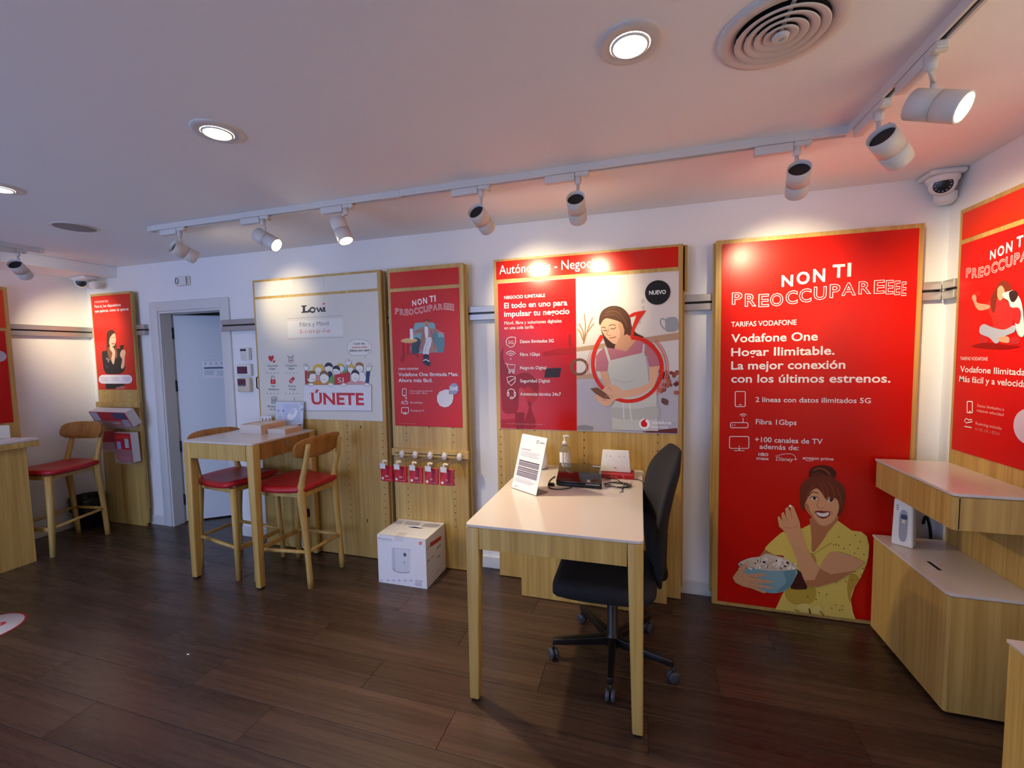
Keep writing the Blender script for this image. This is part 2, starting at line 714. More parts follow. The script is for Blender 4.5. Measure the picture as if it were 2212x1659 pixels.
# ---------------------------------------------------------------- lighting track and heads
def rail_seg(mb, a, b, wd=0.034, h=0.032):
    """a, b ends of the track axis on the ceiling"""
    a, b = Vector(a), Vector(b)
    d = (b - a).normalized()
    n = Vector((-d.y, d.x, 0))
    for s0, s1, z0, z1, m in ((-wd / 2, -wd / 2 + 0.009, ZC - h, ZC, 'lamp_white'), (wd / 2 - 0.009, wd / 2, ZC - h, ZC, 'lamp_white'),
                              (-wd / 2 + 0.009, wd / 2 - 0.009, ZC - h + 0.012, ZC, 'black_plastic')):
        mb.prism([a + n * s0 + Vector((0, 0, z0 - ZC)), a + n * s1 + Vector((0, 0, z0 - ZC)), b + n * s1 + Vector((0, 0, z0 - ZC)), b + n * s0 + Vector((0, 0, z0 - ZC))], (0, 0, z1 - z0), m)


TY, TX = 2.06, 0.79
t = thing('light_track', 'long white ceiling light track with a corner over the back wall boards', 'light track', (-1.1, TY, ZC))
m_ = MB()
rail_seg(m_, (-3.0, TY, ZC), (TX + 0.017, TY, ZC))
m_.build('track_rail', t)
m_ = MB()
rail_seg(m_, (TX, TY - 0.017, ZC), (TX, 0.2, ZC))
m_.build('track_rail', t)
MB().box(-3.03, -3.0, TY - 0.019, TY + 0.019, ZC - 0.034, ZC, 'lamp_white', 0.002).build('end_cap', t)
MB().box(-1.32, -1.20, TY - 0.018, TY + 0.018, ZC - 0.034, ZC, 'lamp_white', 0.002).build('connector', t)
MB().box(TX - 0.019, TX + 0.019, TY - 0.05, TY + 0.019, ZC - 0.034, ZC, 'lamp_white', 0.002).build('corner_connector', t)
t = thing('light_track', 'short white ceiling light track by the left soffit', 'light track', (-4.33, 1.2, ZC))
m_ = MB()
rail_seg(m_, (-4.33, 2.15, ZC), (-4.33, -0.5, ZC))
m_.build('track_rail', t)
MB().box(-4.349, -4.311, 2.15, 2.17, ZC - 0.034, ZC, 'lamp_white', 0.002).build('end_cap', t)


def track_head(b, f, joint, along, lab, power=1.0, warm=WARM, size=60):
    """b back end, f front end of the lamp can; joint on the track; along = direction of the driver box"""
    b, f, j, al = Vector(b), Vector(f), Vector(joint), Vector(along).normalized()
    ax = (f - b).normalized()
    L = (f - b).length
    t = thing('track_spotlight', lab, 'spotlight', j, group='white track spotlights')
    n = Vector((-al.y, al.x, 0))
    zt = ZC - 0.0325
    bx = MB()
    p0 = j - al * 0.155
    p1 = j - al * 0.015
    pts = [p0 - n * 0.015, p1 - n * 0.015, p1 + n * 0.015, p0 + n * 0.015]
    bx.prism([(p.x, p.y, zt - 0.034) for p in pts], (0, 0, 0.034), 'lamp_white', 0.003, 2)
    bx.build('driver_box', t)
    ad = MB()
    q = [j - al * 0.014 - n * 0.014, j + al * 0.05 - n * 0.014, j + al * 0.05 + n * 0.014, j - al * 0.014 + n * 0.014]
    ad.prism([(p.x, p.y, zt - 0.018) for p in q], (0, 0, 0.02), 'lamp_white', 0.003)
    ad.lathe([(0.001, 0), (0.016, 0), (0.014, -0.03), (0.009, -0.034), (0.001, -0.034)], 'lamp_white', (j.x, j.y, zt - 0.018), n=16)
    q = [j + al * 0.03 - n * 0.016, j + al * 0.044 - n * 0.016, j + al * 0.044 + n * 0.016, j + al * 0.03 + n * 0.016]
    ad.prism([(p.x, p.y, zt - 0.026) for p in q], (0, 0, 0.01), 'cream_plastic', 0.002)
    ad.build('adapter', t)
    mid = b + (f - b) * 0.42
    top = Vector((j.x, j.y, zt - 0.05))
    side = ax.cross(Vector((0, 0, 1))).normalized()
    arm = MB()
    k = Vector((mid.x, mid.y, max(mid.z + 0.065, (mid.z + top.z) / 2)))
    arm.tube([top, Vector((top.x, top.y, k.z + 0.008)), Vector((k.x, k.y, k.z + 0.004)), k, Vector((mid.x, mid.y, mid.z + 0.038))], 0.0075, 'lamp_white', 8)
    arm.build('arm', t)
    R0 = 0.042
    can = MB()
    can.lathe([(R0 - 0.004, 0.02), (R0 - 0.003, 0.0), (R0, 0.001), (R0, L * 0.52), (R0 - 0.0012, L * 0.522), (R0 - 0.0012, L * 0.535), (R0, L * 0.537),
               (R0, L - 0.002), (R0 - 0.001, L), (R0 - 0.006, L), (R0 - 0.007, L - 0.006)], 'lamp_white', b, ax, 36)
    can.build('can', t)
    MB().lathe([(R0 - 0.0035, 0.018), (0.0001, 0.018)], 'black_plastic', b, ax, 28).build('heat_sink', t, label='black open back of the can')
    MB().lathe([(R0 + 0.0003, L * 0.523), (R0 + 0.0003, L * 0.534)], 'metal', b, ax, 36).build('band', t)
    MB().lathe([(R0 - 0.0065, L - 0.004), (0.02, L - 0.003), (0.0001, L - 0.003)], 'glow_spot', b, ax, 28).build('lens', t, label='lit front lens')
    l = bpy.data.lights.new('spot_glow', 'SPOT')
    l.energy = SPOT_W * power
    l.color = warm
    l.spot_size = math.radians(size)
    l.spot_blend = 1.0
    l.shadow_soft_size = 0.03
    lo = bpy.data.objects.new('spot_glow', l)
    COL.objects.link(lo)
    lo.parent = t
    lo.matrix_local = Matrix.Translation(f + ax * 0.004 - j) @ ax.to_track_quat('-Z', 'Y').to_matrix().to_4x4()
    return t


X1 = (1, 0, 0)
HEADS = [
    ((-2.759, 1.995, 2.21), (-2.735, 2.118, 2.165), (-2.776, TY, ZC), X1, 'white track spotlight above the doorway, leftmost on the long track'),
    ((-2.155, 2.052, 2.236), (-2.032, 2.066, 2.166), (-2.117, TY, ZC), X1, 'white track spotlight lit and turned sideways, second on the long track'),
    ((-1.605, 2.064, 2.266), (-1.549, 2.056, 2.144), (-1.546, TY, ZC), X1, 'white track spotlight pointing down, lit lens showing, third on the long track'),
    ((-0.764, 1.995, 2.201), (-0.745, 2.120, 2.150), (-0.757, TY, ZC), X1, 'white track spotlight facing the wall, left one above the business board'),
    ((-0.282, 1.997, 2.206), (-0.287, 2.120, 2.146), (-0.278, TY, ZC), X1, 'white track spotlight facing the wall, right one above the business board'),
    ((0.599, 2.001, 2.217), (0.625, 2.119, 2.157), (0.606, TY, ZC), X1, 'white track spotlight above the tall red poster with the popcorn picture'),
    ((0.755, 1.753, 2.2), (0.845, 1.832, 2.139), (TX, 1.85, ZC), (0, -1, 0), 'white track spotlight just past the track corner, black open back towards us'),
    ((0.788, 1.656, 2.239), (0.872, 1.574, 2.173), (TX, 1.57, ZC), (0, -1, 0), 'white track spotlight nearest to us, aimed sideways at the right wall'),
    ((-4.263, 1.977, 2.216), (-4.337, 2.071, 2.153), (-4.33, 2.03, ZC), (0, 1, 0), 'white track spotlight on the short track by the left soffit'),
]
POW = [(0.4, 60), (1.3, 70), (2.5, 88), (0.85, 66), (0.85, 66), (1.15, 74), (1.6, 74), (3.4, 84), (1.0, 70)]
for h_, (pw, sz) in zip(HEADS, POW):
    track_head(*h_, power=pw, size=sz)


# ---------------------------------------------------------------- dome cameras and wall devices
def dome_cam(c, look, wallp, lab):
    c, look = Vector(c), Vector(look).normalized()
    t = thing('security_camera', lab, 'camera', wallp)
    m = MB()
    m.lathe([(0.0001, -0.0), (0.062, 0.0), (0.064, -0.012), (0.060, -0.024), (0.052, -0.030)], 'white_plastic', (c.x, c.y, c.z + 0.035), n=32)
    m.build('housing', t)
    m = MB()
    m.lathe([(0.0001, -0.054), (0.027, -0.047), (0.047, -0.027), (0.054, 0.0), (0.050, 0.022), (0.042, 0.035), (0.038, 0.037), (0.036, 0.034)], 'white_plastic', c, look, 32)
    m.build('eyeball', t)
    m = MB()
    m.lathe([(0.037, 0.035), (0.020, 0.039), (0.0001, 0.040)], 'black_plastic', c, look, 28)
    m.build('lens_window', t, label='dark round lens window')
    m = MB()
    for k in range(12):
        a = math.radians(k * 30)
        u = look.cross(Vector((0, 0, 1))).normalized()
        w = look.cross(u)
        p = c + look * 0.039 + (u * math.cos(a) + w * math.sin(a)) * 0.028
        m.disc(p, look, 0.0035, 'led_blue', 8)
    m.build('led', t, kind='stuff')
    return t


mat('led_blue', '7f93b8', 0.2)
tc_ = dome_cam((1.425, 2.70, 2.302), (-0.38, -0.85, -0.34), (1.45, 2.74, ZC), 'white dome security camera in the right ceiling corner')
MB().box(1.36, 1.505, 2.66, 2.79, ZC - 0.028, ZC, 'white_plastic', 0.012, 3).build('mount_plate', tc_)
MB().lathe([(0.045, 0), (0.044, -0.03), (0.03, -0.05), (0.0001, -0.056)], 'white_plastic', (1.462, 2.745, 2.27), n=24).build('cable_boss', tc_)
tc_ = dome_cam((-4.84, 2.68, 2.235), (0.75, -0.6, -0.25), (-4.84, 2.7, 2.278), 'white dome security camera under the soffit in the left corner')
MB().box(-4.91, -4.70, 2.62, 2.74, 2.252, 2.278, 'white_plastic', 0.01, 2).build('mount_plate', tc_)
MB().lathe([(0.045, 0), (0.044, -0.03), (0.03, -0.05), (0.0001, -0.056)], 'white_plastic', (-4.74, 2.72, 2.23), n=24).build('cable_boss', tc_)

t = thing('wall_sensor', 'small white sensor box high above the door', 'sensor', (-3.755, YB, 2.19))
MB().box(-3.83, -3.685, YB - 0.03, YB, 2.15, 2.228, 'white_plastic', 0.006, 2).build('casing', t)
MB().tube([(-3.805 + 0.018 * math.cos(a / 12 * math.tau), YB - 0.031, 2.19 + 0.024 * math.sin(a / 12 * math.tau)) for a in range(12)], 0.003, 'dark_metal', 6, closed=True).build('ring', t)
MB().box(-3.70, -3.687, YB - 0.034, YB - 0.029, 2.155, 2.222, 'speaker_grille', 0.002).build('grille', t)

mat('screen_red', '5a2a44', 0.25)
mat('screen_dark', '3a2c48', 0.25)
t = thing('alarm_keypad', 'white alarm keypad with a small dark display, top of three on the wall', 'keypad', (-3.12, YB, 1.55), group='wall control units by the door')
MB().box(-3.16, -3.068, YB - 0.03, YB, 1.505, 1.605, 'white_plastic', 0.005, 2).build('casing', t)
MB().box(-3.155, -3.095, YB - 0.032, YB - 0.029, 1.578, 1.595, 'screen_dark').build('display', t)
kp = MB()
for i in range(4):
    for j in range(4):
        kp.box(-3.152 + i * 0.016, -3.142 + i * 0.016, YB - 0.032, YB - 0.029, 1.517 + j * 0.014, 1.526 + j * 0.014, 'lamp_white')
kp.build('keys', t, kind='stuff')
t = thing('control_panel', 'white wall control panel with a purple screen, middle of three on the wall', 'control panel', (-3.135, YB, 1.42), group='wall control units by the door')
MB().box(-3.212, -3.062, YB - 0.028, YB, 1.373, 1.472, 'white_plastic', 0.008, 2).build('casing', t)
MB().box(-3.202, -3.096, YB - 0.030, YB - 0.026, 1.392, 1.452, 'screen_red', 0.002).build('screen', t)
t = thing('thermostat', 'beige thermostat with a brown flap window, lowest of three on the wall', 'thermostat', (-3.14, YB, 1.3), group='wall control units by the door')
MB().box(-3.205, -3.075, YB - 0.034, YB, 1.243, 1.357, 'cream_plastic', 0.006, 2).build('casing', t)
MB().box(-3.197, -3.113, YB - 0.037, YB - 0.032, 1.300, 1.350, 'screen_red', 0.002).build('display', t)
MB().box(-3.197, -3.113, YB - 0.038, YB - 0.033, 1.288, 1.300, 'speaker_grille', 0.002).build('flap', t)

# wall rails (the boards hang on them)
def wall_rail(name, lab, a, b, n):
    a, b, n = Vector(a), Vector(b), Vector(n)
    t = thing(name, lab, 'rail', (a + b) / 2)
    for z0, z1 in ((1.745, 1.785), (1.797, 1.838)):
        MB().prism([a + Vector((0, 0, z0)), b + Vector((0, 0, z0)), b + Vector((0, 0, z1)), a + Vector((0, 0, z1))], n * 0.040, 'rail_metal', 0.002).build('rail_profile', t)
    MB().prism([a + Vector((0, 0, 1.783)), b + Vector((0, 0, 1.783)), b + Vector((0, 0, 1.799)), a + Vector((0, 0, 1.799))], n * 0.024, 'black_plastic').build('slot', t, label='dark slot')
    return t


wall_rail('wall_rail', 'long grey metal rail along the back wall behind the boards', (-3.335, YB, 0), (XR - 0.04, YB, 0), (0, -1, 0))
wall_rail('wall_rail', 'short grey metal rail piece behind the narrow board left of the door', (-4.86, YB, 0), (-4.225, YB, 0), (0, -1, 0))
wall_rail('wall_rail', 'grey metal rail on the left wall', (XL, 0.6, 0), (XL, YB, 0), (1, 0, 0))
wall_rail('wall_rail', 'grey metal rail on the right wall beside the corner', (XR, 2.672, 0), (XR, YB - 0.042, 0), (-1, 0, 0))

# ================================================================ DISPLAY BOARDS
RED, WH = 'c81206', 'f2ecea'
BF = 2.707                                  # front face of the back wall boards
ZT = 2.125


def board(lab, x0, x1, z0=0.004, z1=ZT, dx=0.012):
    t = thing('display_board', lab, 'display board', ((x0 + x1) / 2, BF, 0), group='oak display boards on the walls')
    MB().box(x0, x1, BF, BF + 0.026, z0, z1, 'oak', 0.0015).build('board_panel', t)
    MB().box(x0 + dx, x1 + dx, BF + 0.027, BF + 0.05, z0 + 0.06, z1 - 0.006, 'oak', 0.0015).build('backing_panel', t)
    return t


def pegs(t, cols, z0, z1, y=BF, step=0.05, skip=()):
    m = MB()
    for x in cols:
        z = z1
        while z > z0:
            if not any(a < z < b for a, b in skip):
                m.lathe([(0.0042, -0.0006), (0.0001, -0.0006)], 'black_hole', (x, y, z), (0, 1, 0), 8)
            z -= step
    m.build('peg_holes', t, kind='stuff')


def back(crop, t):
    return Plane((0, BF, 0), (1, 0, 0), (0, -1, 0), crop, t)


# title block "NON TI / PREOCCUPAREEEE" measured on the tall red poster, in units of its width
TCROP = (1540, 480, 3.456)
TL = [('N', 510, 598, 392, 484), ('O', 622, 722, 366, 468), ('N', 745, 838, 345, 450), ('T', 890, 985, 312, 418), ('I', 1000, 1032, 303, 408)]
OL = [('P', 140, 220, 522, 617), ('R', 237, 325, 531, 632), ('E', 338, 418, 534, 635), ('O', 425, 525, 527, 630), ('C', 540, 632, 508, 615),
      ('C', 640, 735, 493, 602), ('U', 750, 848, 478, 583), ('P', 868, 950, 460, 567), ('A', 955, 1068, 448, 552), ('R', 1083, 1182, 438, 540),
      ('E', 1197, 1282, 430, 536), ('E', 1285, 1348, 431, 540), ('E', 1350, 1398, 436, 545), ('E', 1402, 1443, 443, 552)]
tp = Plane((0, BF, 0), (1, 0, 0), (0, -1, 0), TCROP)
_u0, _v0 = tp.uv(140, 617)
_tw = tp.uv(1443, 552)[0] - _u0


def _unit(b):
    ch, x0, x1, y0, y1 = b
    p, q = tp.uv(x0, y1), tp.uv(x1, y0)
    return ch, (p[0] - _u0) / _tw, (q[0] - _u0) / _tw, (p[1] - _v0) / _tw, (q[1] - _v0) / _tw


TLU, OLU = [_unit(b) for b in TL], [_unit(b) for b in OL]


def title(pl, u, v, wd, sv, name, bg=RED):
    """u, v = lower left of the P, wd = width of the block"""
    def put(ch, b, bold, m):
        vs_, fs = text_mesh(ch, bold)
        x0, x1 = min(p.x for p in vs_), max(p.x for p in vs_)
        y0, y1 = min(p.y for p in vs_), max(p.y for p in vs_)
        g = bold * 0.0
        pl.mb.add([pl.w(u + wd * (b[1] + (p.x - x0) / (x1 - x0) * (b[2] - b[1])), v + wd * sv * (b[3] + (p.y - y0) / (y1 - y0) * (b[4] - b[3]))) for p in vs_], fs, m)
    pl.up()
    for b in TLU:
        put(b[0], b, 0.03, C(WH))
    for k, b in enumerate(OLU):
        pl.up()
        put(b[0], b, 0.035, C(WH))
        pl.up()
        cu, cv = (b[1] + b[2]) / 2, (b[3] + b[4]) / 2
        vs_, fs = text_mesh(b[0], 0.035)
        vi, fi = text_mesh(b[0], -0.002)
        x0, x1 = min(p.x for p in vs_), max(p.x for p in vs_)
        y0, y1 = min(p.y for p in vs_), max(p.y for p in vs_)
        pl.mb.add([pl.w(u + wd * (b[1] + (p.x - x0) / (x1 - x0) * (b[2] - b[1])), v + wd * sv * (b[3] + (p.y - y0) / (y1 - y0) * (b[4] - b[3]))) for p in vi], fi, C(bg))
    pl.flush(name)


def icon_phone(pl, x0, y0, x1, y1, w, col=WH):
    pl.rrect(x0, y0, x1, y1, (x1 - x0) * 0.13, w, col)
    xm = (x0 + x1) / 2
    pl.stroke([(xm - (x1 - x0) * 0.16, y1 - (y1 - y0) * 0.12), (xm + (x1 - x0) * 0.16, y1 - (y1 - y0) * 0.12)], w, col)
    pl.cut()


def icon_router(pl, x0, y0, x1, y1, w, col=WH):
    h = y1 - y0
    pl.rrect(x0, y1 - h * 0.36, x1, y1, h * 0.1, w, col)
    xa = x0 + (x1 - x0) * 0.72
    pl.stroke([(xa, y1 - h * 0.36), (xa, y0 + h * 0.3)], w, col)
    for r in (0.12, 0.24):
        pl.stroke([(xa + (x1 - x0) * r * math.sin(a), y0 + h * 0.28 - h * r * 1.1 * math.cos(a)) for a in [math.radians(d) for d in range(-50, 51, 20)]], w, col)
    pl.ell(x0 + (x1 - x0) * 0.12, y1 - h * 0.18, w * 0.7, w * 0.7, col, 8)
    pl.ell(x0 + (x1 - x0) * 0.24, y1 - h * 0.18, w * 0.7, w * 0.7, col, 8)
    pl.cut()


def icon_tv(pl, x0, y0, x1, y1, w, col=WH):
    h = y1 - y0
    xm = (x0 + x1) / 2
    pl.rrect(x0, y0, x1, y1 - h * 0.16, h * 0.1, w, col)
    pl.stroke([(xm - (x1 - x0) * 0.27, y1), (xm + (x1 - x0) * 0.27, y1)], w, col)
    pl.stroke([(xm, y1 - h * 0.16), (xm, y1)], w * 1.5, col)
    pl.ell(xm, y1 - h * 0.3, w * 0.8, w * 0.8, col, 8)
    pl.cut()


def eyes(pl, pts, w, h, iris='2a1a12'):
    for x, y in pts:
        pl.poly([(x - w, y + h * 0.2), (x - w * 0.3, y - h), (x + w * 0.6, y - h * 0.7), (x + w, y + h * 0.3), (x, y + h)], 'e8dcd2')
        pl.ell(x + w * 0.1, y, w * 0.42, h * 0.95, iris, 10)
        pl.stroke([(x - w * 1.1, y), (x - w * 0.3, y - h * 1.2), (x + w * 0.6, y - h * 0.9), (x + w * 1.1, y + h * 0.1)], h * 0.55, '33201a')


# ---------------------------------------------------------------- tall red poster with the popcorn picture
t4 = board('tall oak board with one full height red poster of a woman holding popcorn', 0.409, 1.366, dx=-0.01)
pl = back(TCROP, t4)
pl.quadbox([(62, 165), (1540, 45), (1508, 1659), (50, 1659)], C(RED))      # temporary extents
pl.mb = MB()
a = pl.uv(62, 165)
b = pl.uv(1540, 45)
ub0, ub1, vt = a[0] + 0.004, b[0], (a[1] + b[1]) / 2
pl.mb.prism([pl.w(ub0, 0.027, 0), pl.w(ub1, 0.027, 0), pl.w(ub1, vt, 0), pl.w(ub0, vt, 0)], pl.N * 0.003, C(RED, 0.3), 0.0006)
poster4 = pl.flush('poster_panel', 'red printed poster')
pl.parent = poster4
pl.n = 0.003
title(pl, _u0, _v0, _tw, 1.0, 'headline')
pl.text('TARIFAS VODAFONE', 135, 780, 622, 767, 38, WH, 0.012)
for s_, x1, y0, y1 in (('Vodafone One', 780, 895, 884), ('Hogar Ilimitable.', 905, 997, 990), ('La mejor conexión', 985, 1098, 1093), ('con los últimos estrenos.', 1322, 1197, 1195)):
    pl.text(s_, 135, y0, x1, y1, 62, WH, 0.018)
pl.text('2 líneas con datos ilimitados 5G', 316, 1342, 1175, 1349, 38, WH, 0.012)
pl.text('Fibra 1Gbps', 318, 1508, 622, 1512, 38, WH, 0.012)
pl.text('+100 canales de TV', 312, 1643, 816, 1650, 38, WH, 0.012)
pl.c = (1540, 940, 3.95)
pl.text('además de:', 395, 118, 730, 124, 42, WH, 0.012)
pl.text('HBO', 386, 175, 470, 176, 26, WH, 0.03)
pl.text('max', 370, 207, 476, 210, 25, WH, 0.02)
pl.text('Disney', 535, 217, 680, 220, 34, WH, 0.0, 0.15)
pl.text('+', 688, 218, 716, 219, 30, WH, 0.01)
pl.stroke([(530, 178), (600, 160), (660, 158), (695, 175), (704, 200)], 4, WH, sm=True)
pl.text('amazon prime', 763, 206, 1025, 211, 26, WH, 0.012)
pl.stroke([(785, 208), (815, 219), (855, 214)], 4, WH, sm=True)
pl.text('Oferta sujeta a condiciones', 108, 1390, 127, 1390, 2, WH)
pl.flush('lettering')
pl.c = TCROP
icon_phone(pl, 165, 1263, 240, 1376, 6)
icon_router(pl, 130, 1428, 260, 1533, 6)
pl.c = (1540, 940, 3.95)
icon_tv(pl, 140, 10, 305, 130, 7)
pl.flush('icon')
# the woman with the bowl
SK, SKD = 'dca678', 'b87e54'
HR, HRD = '6e3420', '4a2014'
YD, YDD = 'e4cc66', 'bb9c3c'
pl.poly([(815, 335), (840, 278), (900, 256), (980, 260), (1038, 300), (1045, 350), (1000, 375), (850, 370)], HRD)
pl.stroke([(850, 300), (900, 280), (960, 300), (1000, 340)], 14, '8a4a2a', sm=True)
pl.stroke([(840, 340), (900, 320), (950, 345)], 12, HR, sm=True)
pl.poly([(740, 470), (757, 410), (820, 358), (905, 338), (1000, 350), (1085, 405), (1125, 470), (1122, 560), (1100, 655), (1070, 690), (1060, 600), (960, 540), (800, 560), (775, 640), (745, 600)], HR)
pl.poly([(440, 968), (520, 880), (605, 818), (660, 850), (640, 1010), (560, 1020), (500, 1012)], YD)
pl.poly([(600, 820), (700, 800), (760, 790), (830, 755), (900, 800), (1060, 725), (1110, 760), (1180, 810), (1260, 820), (1308, 858), (1326, 930), (1312, 1080), (1262, 1200), (1205, 1290), (1172, 1400), (1190, 1500), (1212, 1566), (880, 1525), (530, 1482), (585, 1360), (620, 1300), (600, 1010)], YD, False)
pl.poly([(835, 1000), (880, 1060), (860, 1180), (800, 1200), (760, 1100)], YDD)
pl.poly([(1170, 1180), (1240, 1210), (1180, 1330), (1165, 1430), (1140, 1300)], YDD)
pl.poly([(640, 1300), (860, 1290), (850, 1420), (700, 1440), (620, 1380)], 'c4a840')
rd = random.Random(3)
pl.hold = 1
for k in range(60):
    x, y = rd.uniform(600, 1300), rd.uniform(820, 1540)
    if (x < 640 + (1480 - y) * 0.05) or (700 < x < 1000 and y < 1290) or x > 1310 - max(0, y - 1080) * 0.32 or y > 1460 + (x - 530) * 0.12:
        continue
    pl.ell(x, y, 6, 7, '8a6a24', 8)
pl.hold = 0
pl.n += 0.0005
pl.poly([(838, 700), (1045, 675), (1052, 745), (985, 815), (930, 905), (848, 995), (828, 880), (826, 760)], SKD)
pl.poly([(860, 720), (1030, 690), (1010, 770), (930, 880), (850, 960), (838, 800)], 'b67b50')
pl.poly([(826, 755), (838, 880), (836, 1005), (790, 960), (750, 860), (745, 800)], 'e0c862', False)
pl.poly([(1062, 725), (1130, 775), (1000, 930), (840, 1025), (930, 900), (1000, 800)], 'e0c862', False)
pl.stroke([(838, 1020), (930, 960), (1010, 915)], 8, YDD)
pl.poly([(796, 520), (850, 440), (960, 450), (1050, 520), (1072, 605), (1050, 685), (1008, 742), (950, 770), (892, 748), (840, 695), (800, 645), (778, 590)], SK)
pl.poly([(780, 590), (800, 640), (842, 695), (895, 748), (860, 700), (825, 640), (805, 580)], SKD)
pl.poly([(866, 650), (900, 640), (960, 645), (994, 650), (985, 688), (940, 708), (898, 694)], '7a2c30')
pl.poly([(878, 655), (930, 662), (984, 655), (975, 682), (935, 692), (898, 682)], 'f0e8e0')
pl.stroke([(900, 610), (882, 600), (890, 575), (905, 540)], 7, SKD, sm=True)
pl.stroke([(885, 612), (915, 622), (945, 610)], 7, SKD, sm=True)
pl.stroke([(845, 640), (858, 655), (855, 675)], 6, SKD, sm=True)
pl.stroke([(1002, 640), (1012, 660), (1005, 680)], 6, SKD, sm=True)
eyes(pl, [(858, 535), (1000, 552)], 33, 13)
pl.stroke([(812, 518), (845, 482), (895, 492)], 8, '5a3020', sm=True)
pl.poly([(770, 590), (780, 470), (840, 400), (940, 385), (1040, 430), (1098, 520), (1108, 620), (1080, 640), (1062, 560), (1030, 530), (1015, 560), (985, 520), (960, 545), (925, 490), (880, 450), (830, 480), (800, 540)], HR)
for q in ([(930, 395), (965, 450), (975, 520)], [(985, 400), (1020, 460), (1030, 520)], [(860, 420), (820, 470), (795, 540)], [(1050, 450), (1085, 530), (1092, 610)], [(900, 400), (925, 440), (950, 520)]):
    pl.stroke(q, 7, '8c4a30', sm=True)
# far arm, near hand on the bowl
pl.poly([(380, 1045), (440, 968), (505, 1008), (470, 1040)], SKD, False)
pl.poly([(700, 1140), (760, 1180), (800, 1290), (760, 1310), (660, 1300), (680, 1230)], '4a2420')
pl.poly([(268, 1138), (440, 1130), (702, 1138), (692, 1220), (650, 1290), (590, 1330), (500, 1342), (420, 1322), (325, 1262), (280, 1200)], '86aeb6')
pl.poly([(600, 1160), (698, 1145), (688, 1220), (645, 1290), (590, 1325), (540, 1330), (620, 1250)], '6c949e')
pl.poly([(215, 1090), (250, 1065), (320, 1040), (400, 1030), (450, 1005), (520, 1020), (600, 1040), (660, 1080), (705, 1110), (700, 1140), (560, 1150), (430, 1145), (290, 1115), (230, 1110)], 'd8cbb8')
pl.hold = 1
for k in range(150):
    x = rd.uniform(225, 700)
    top = 1015 + abs(x - 460) * 0.30
    y = rd.uniform(top + 8, 1140 - abs(x - 480) * 0.02)
    pl.ell(x, y, rd.uniform(9, 15), rd.uniform(7, 12), rd.choice(['f4ece0', 'e6dac6', 'fbf6ee', 'cdb898']), 9)
pl.hold = 0
pl.n += 0.0005
pl.poly([(165, 1210), (190, 1170), (235, 1115), (292, 1080), (288, 1115), (255, 1160), (300, 1182), (440, 1170), (450, 1188), (355, 1212), (500, 1238), (506, 1255), (345, 1258), (500, 1288), (502, 1305), (360, 1290), (462, 1332), (430, 1342), (330, 1302), (250, 1282), (190, 1252)], SK, False)
pl.stroke([(300, 1200), (360, 1208)], 5, SKD)
pl.stroke([(300, 1245), (350, 1257)], 5, SKD)
pl.stroke([(300, 1275), (365, 1292)], 5, SKD)
# near arm raised with a piece of popcorn
pl.poly([(618, 830), (700, 835), (748, 800), (792, 960), (880, 1095), (905, 1130), (935, 1060), (990, 992), (1080, 985), (1200, 1030), (1290, 1078), (1205, 1150), (1060, 1238), (880, 1290), (800, 1282), (760, 1200), (700, 1020), (650, 900)], SK, False)
pl.poly([(905, 1130), (1000, 1180), (1205, 1150), (1060, 1238), (880, 1290), (800, 1282), (780, 1230), (860, 1230)], SKD, False)
pl.poly([(560, 775), (546, 700), (560, 682), (582, 722), (578, 662), (600, 650), (620, 700), (610, 622), (634, 605), (660, 655), (655, 600), (682, 600), (706, 660), (735, 735), (745, 805), (700, 838), (618, 832), (585, 795)], SK, False)
for q in ([(585, 700), (592, 735)], [(622, 690), (628, 730)], [(660, 650), (672, 710)], [(600, 780), (660, 790), (720, 770)]):
    pl.stroke(q, 5, SKD)
pl.ell(655, 600, 14, 11, 'f6efe4', 10)
pl.poly([(1060, 985), (1180, 1020), (1300, 1080), (1318, 1040), (1326, 930), (1280, 880), (1180, 870), (1090, 930)], YD, False)
pl.stroke([(1058, 985), (1180, 1022), (1298, 1080)], 6, YDD, sm=True)
for x, y in ((1110, 960), (1160, 930), (1230, 960), (1280, 1010), (1200, 1000), (1250, 900)):
    pl.ell(x, y, 6, 7, '8a6a24', 8)
# tied belt
pl.poly([(720, 1440), (800, 1430), (830, 1480), (780, 1500), (730, 1480)], 'e8d47a')
pl.poly([(830, 1475), (900, 1440), (930, 1480), (900, 1510), (850, 1500)], 'e8d47a')
pl.stroke([(815, 1470), (825, 1520)], 14, '6e4a2a')
pl.stroke([(905, 1490), (940, 1532)], 9, '6e4a2a')
pl.stroke([(690, 1480), (735, 1500)], 8, '8a6a3a')
pl.flush('picture', 'printed photo of a woman in a yellow dress with a bowl of popcorn')

# ---------------------------------------------------------------- business board
ta = board('wide oak board with a red and white business poster and a large headline strip', -0.920, 0.236)
AC = (1060, 520, 3.859)
pl = back(AC, ta)
GL = 0.24
hd = pl
hd.quadbox([(45, 182), (1563, 42), (1563, 212), (48, 330)], C('cf1a08', GL))
hp = hd.flush('header_panel', 'red headline strip')
hd.parent = hp
hd.text('Autónomos - Negocio', 72, 283, 912, 217, 78, 'fbf4f0', 0.004)
hd.flush('lettering')
pl = back(AC, ta)
pl.quadbox([(58, 362), (1570, 243), (1562, 1617), (82, 1563)], C('d3cdc9', GL))
pp = pl.flush('poster_panel', 'glossy printed poster, half red and half photo')
pl.parent = pp
a, b = pl.uv(58, 362), pl.uv(712, 310)
c, d = pl.uv(82, 1563), pl.uv(718, 1585)
u0, u1, v0, v1 = (a[0] + c[0]) / 2, (b[0] + d[0]) / 2, (c[1] + d[1]) / 2 , (a[1] + b[1]) / 2
